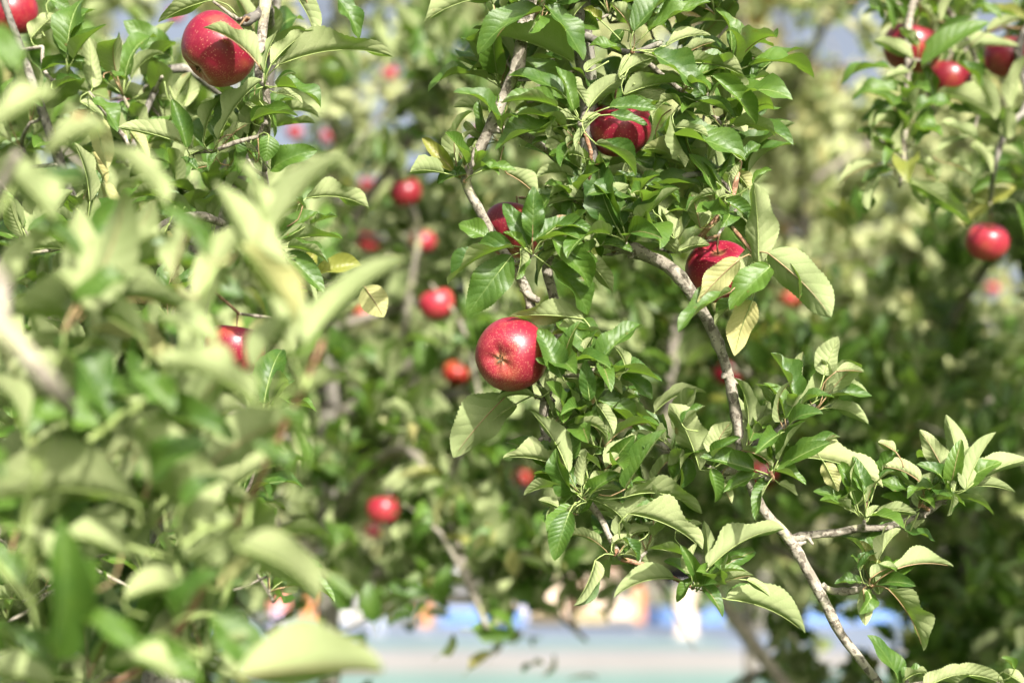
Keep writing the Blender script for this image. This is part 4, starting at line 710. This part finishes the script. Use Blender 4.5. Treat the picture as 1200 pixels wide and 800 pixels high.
for k in range(9):
    q = at(1062 + rnd.uniform(-6, 6), 85 + k * 14, 2.47); rosette(RT, q, Vector((rnd.uniform(-.9, .9), -0.5, 0.3)), 3, 0.05, 0.08)
for k in range(26):
    q = at(rnd.uniform(1060, 1260), rnd.uniform(-30, 300), rnd.uniform(2.6, 2.95))
    if blocked(q, 0.05): continue
    RT.spur(q, 0.002, BARK); rosette(RT, q, Vector((rnd.uniform(-.5, .5), -0.3, 0.8)), 5, 0.06, 0.085)
for k in range(130):  # crown out of view, made dense so it darkens the back right tree
    q = Vector((1.95 + rnd.gauss(0, .4), 2.75 + rnd.gauss(0, .5), rnd.uniform(2.3, 3.7)))
    if inframe(q, 150) or q.x < 1.2: continue
    RT.spur(q, 0.003, BARK, sag=0.1); rosette(RT, q, Vector((rnd.uniform(-.6, .6), rnd.uniform(-.6, .6), 0.7)), 7, 0.07, 0.1)

def flush(T):
    T.mass.sort(key=lambda q: (not inframe(q[1].translation, 0), (q[1].translation - CAM).dot(AF)))
    k = max(0, 300 - T.n)
    for me, M in T.mass[:k]:
        if inframe(M.translation, 0): T.put_leaf(me, M, T.nearest(M.translation)[0])
        else: k -= 1
    T.mass = T.mass[k:]
    V, F, U, N, MI, off = [], [], [], [], [], 0; mats = [LEAF, PETI, PETR]; cache = {}
    for me, M in T.mass:
        if me.name not in cache:
            a = np.empty(len(me.vertices) * 3); me.vertices.foreach_get('co', a); a = a.reshape(-1, 3); u = np.zeros((len(a), 2)); l = me.uv_layers[0].data
            for lp in me.loops: u[lp.vertex_index] = l[lp.index].uv
            cache[me.name] = (a, u, [tuple(p.vertices) for p in me.polygons], [mats.index(me.materials[p.material_index]) for p in me.polygons])
        a, u, fc, mi = cache[me.name]; m = np.array(M); V.append(a @ m[:3, :3].T + m[:3, 3] - np.array(tuple(T.loc))); U.append(u); N.append(np.full(len(a), T.rg.random()))
        F += [tuple(i + off for i in q) for q in fc]; MI += mi; off += len(a)
    if V: tag(obj('foliage', mesh('foliage', np.concatenate(V).tolist(), F, mats, MI, True, np.concatenate(U), np.concatenate(N)), T.root), kind='stuff')
for T in (CT, LT, NT, RT): flush(T)

# ------------------------------------------------------------------ blurred background apples
b2.limb([P(835, 250, 4.3, .013), P(800, 350, 4.25, .0135), P(787, 430, 4.22, .014), P(781, 520, 4.2, .015), P(800, 640, 4.3, .016), (*b2.nearest(Vector((1.0, 4.4, 0.9)))[1], .02)], 'branch', BARK, 0.04, 8, 0.1)
b1.limb([(*b1.nearest(at(470, 200, 4.2))[1], .01), P(489, 265, 4.25, .0095), P(480, 345, 4.25, .0085), P(468, 420, 4.3, .005)], 'branch', BARK, 0.04, 8, 0.1)
for k in range(6): CONE.append((at(791 - k * 2, 385 + k * 25, 4.22), 0.006))
for k in range(4): CONE.append((at(487 - k * 2, 268 + k * 22, 4.25), 0.004))
GA = 'small blurred apples in the trees behind'
SMALL = 'small blurred red apple among pale leaves of the trees behind'
for px, py, dia, m, T, lab in (
    (512, 356, 42, APB, b1, 'blurred glossy red apple, largest on the tree behind the sharp apple'), (495, 283, 31, APB, b1, 'blurred red apple in front of the thin grey limb behind'), (535, 438, 33, APO, b1, 'blurred orange and red apple close beside the sharp apple'),
    (450, 597, 40, APB, b1, 'blurred round red apple low on the tree behind, over another'), (438, 622, 20, APD, b1, 'tiny dark red apple just under the low blurred apple'), (476, 226, 38, APD, b1, 'blurred dark red apple with a leaf crossing its front'), (430, 217, 19, APB, b1, SMALL), (432, 284, 28, APD, b1, 'blurred plum dark apple in deep shade beside the pale leaf tip'),
    (345, 155, 19, APB, b5, SMALL), (384, 160, 17, APB, b5, SMALL), (456, 86, 19, APB, b5, SMALL), (560, 157, 17, APB, b5, SMALL), (428, 368, 24, APO, b1, 'blurred rusty orange apple behind the yellowed leaf'),
    (853, 436, 38, APD, b2, 'blurred dark red apple behind the bare drooping limb'), (892, 556, 38, APD, b2, 'dark red apple mostly hidden behind the limb and its leaves'), (926, 350, 21, APO, b3, 'small orange red apple beside the long pale leaf tip'), (927, 265, 14, APB, b6, SMALL), (1163, 338, 15, APO, b6, 'tiny orange apple just below the lone glossy apple'),
    (612, 560, 23, APO, b3, 'soft orange apple blurred beyond the lower leaf cluster'), (152, 121, 22, APB, b4, 'small pink red apple between sharp leaves of the left tree'), (742, 490, 24, APD, b3, 'dim dark red apple in shade behind the leaf cluster'), (205, 18, 20, APB, b4, SMALL), (630, 72, 14, APO, b7, 'tiny orange apple glimpsed through the top of the leaf cluster')):
    apple(px, py, dia, 0.078, (rnd.uniform(-.3, .3), 0.9, rnd.uniform(-.1, .3)), m, lab, T, GA if lab == SMALL else None, parts=dia > 30)
for T in BGT:
    for q in T.pend: T.spur(q, 0.003, BARK, sag=0.15)
for T in BGT: bg_leaves(T)
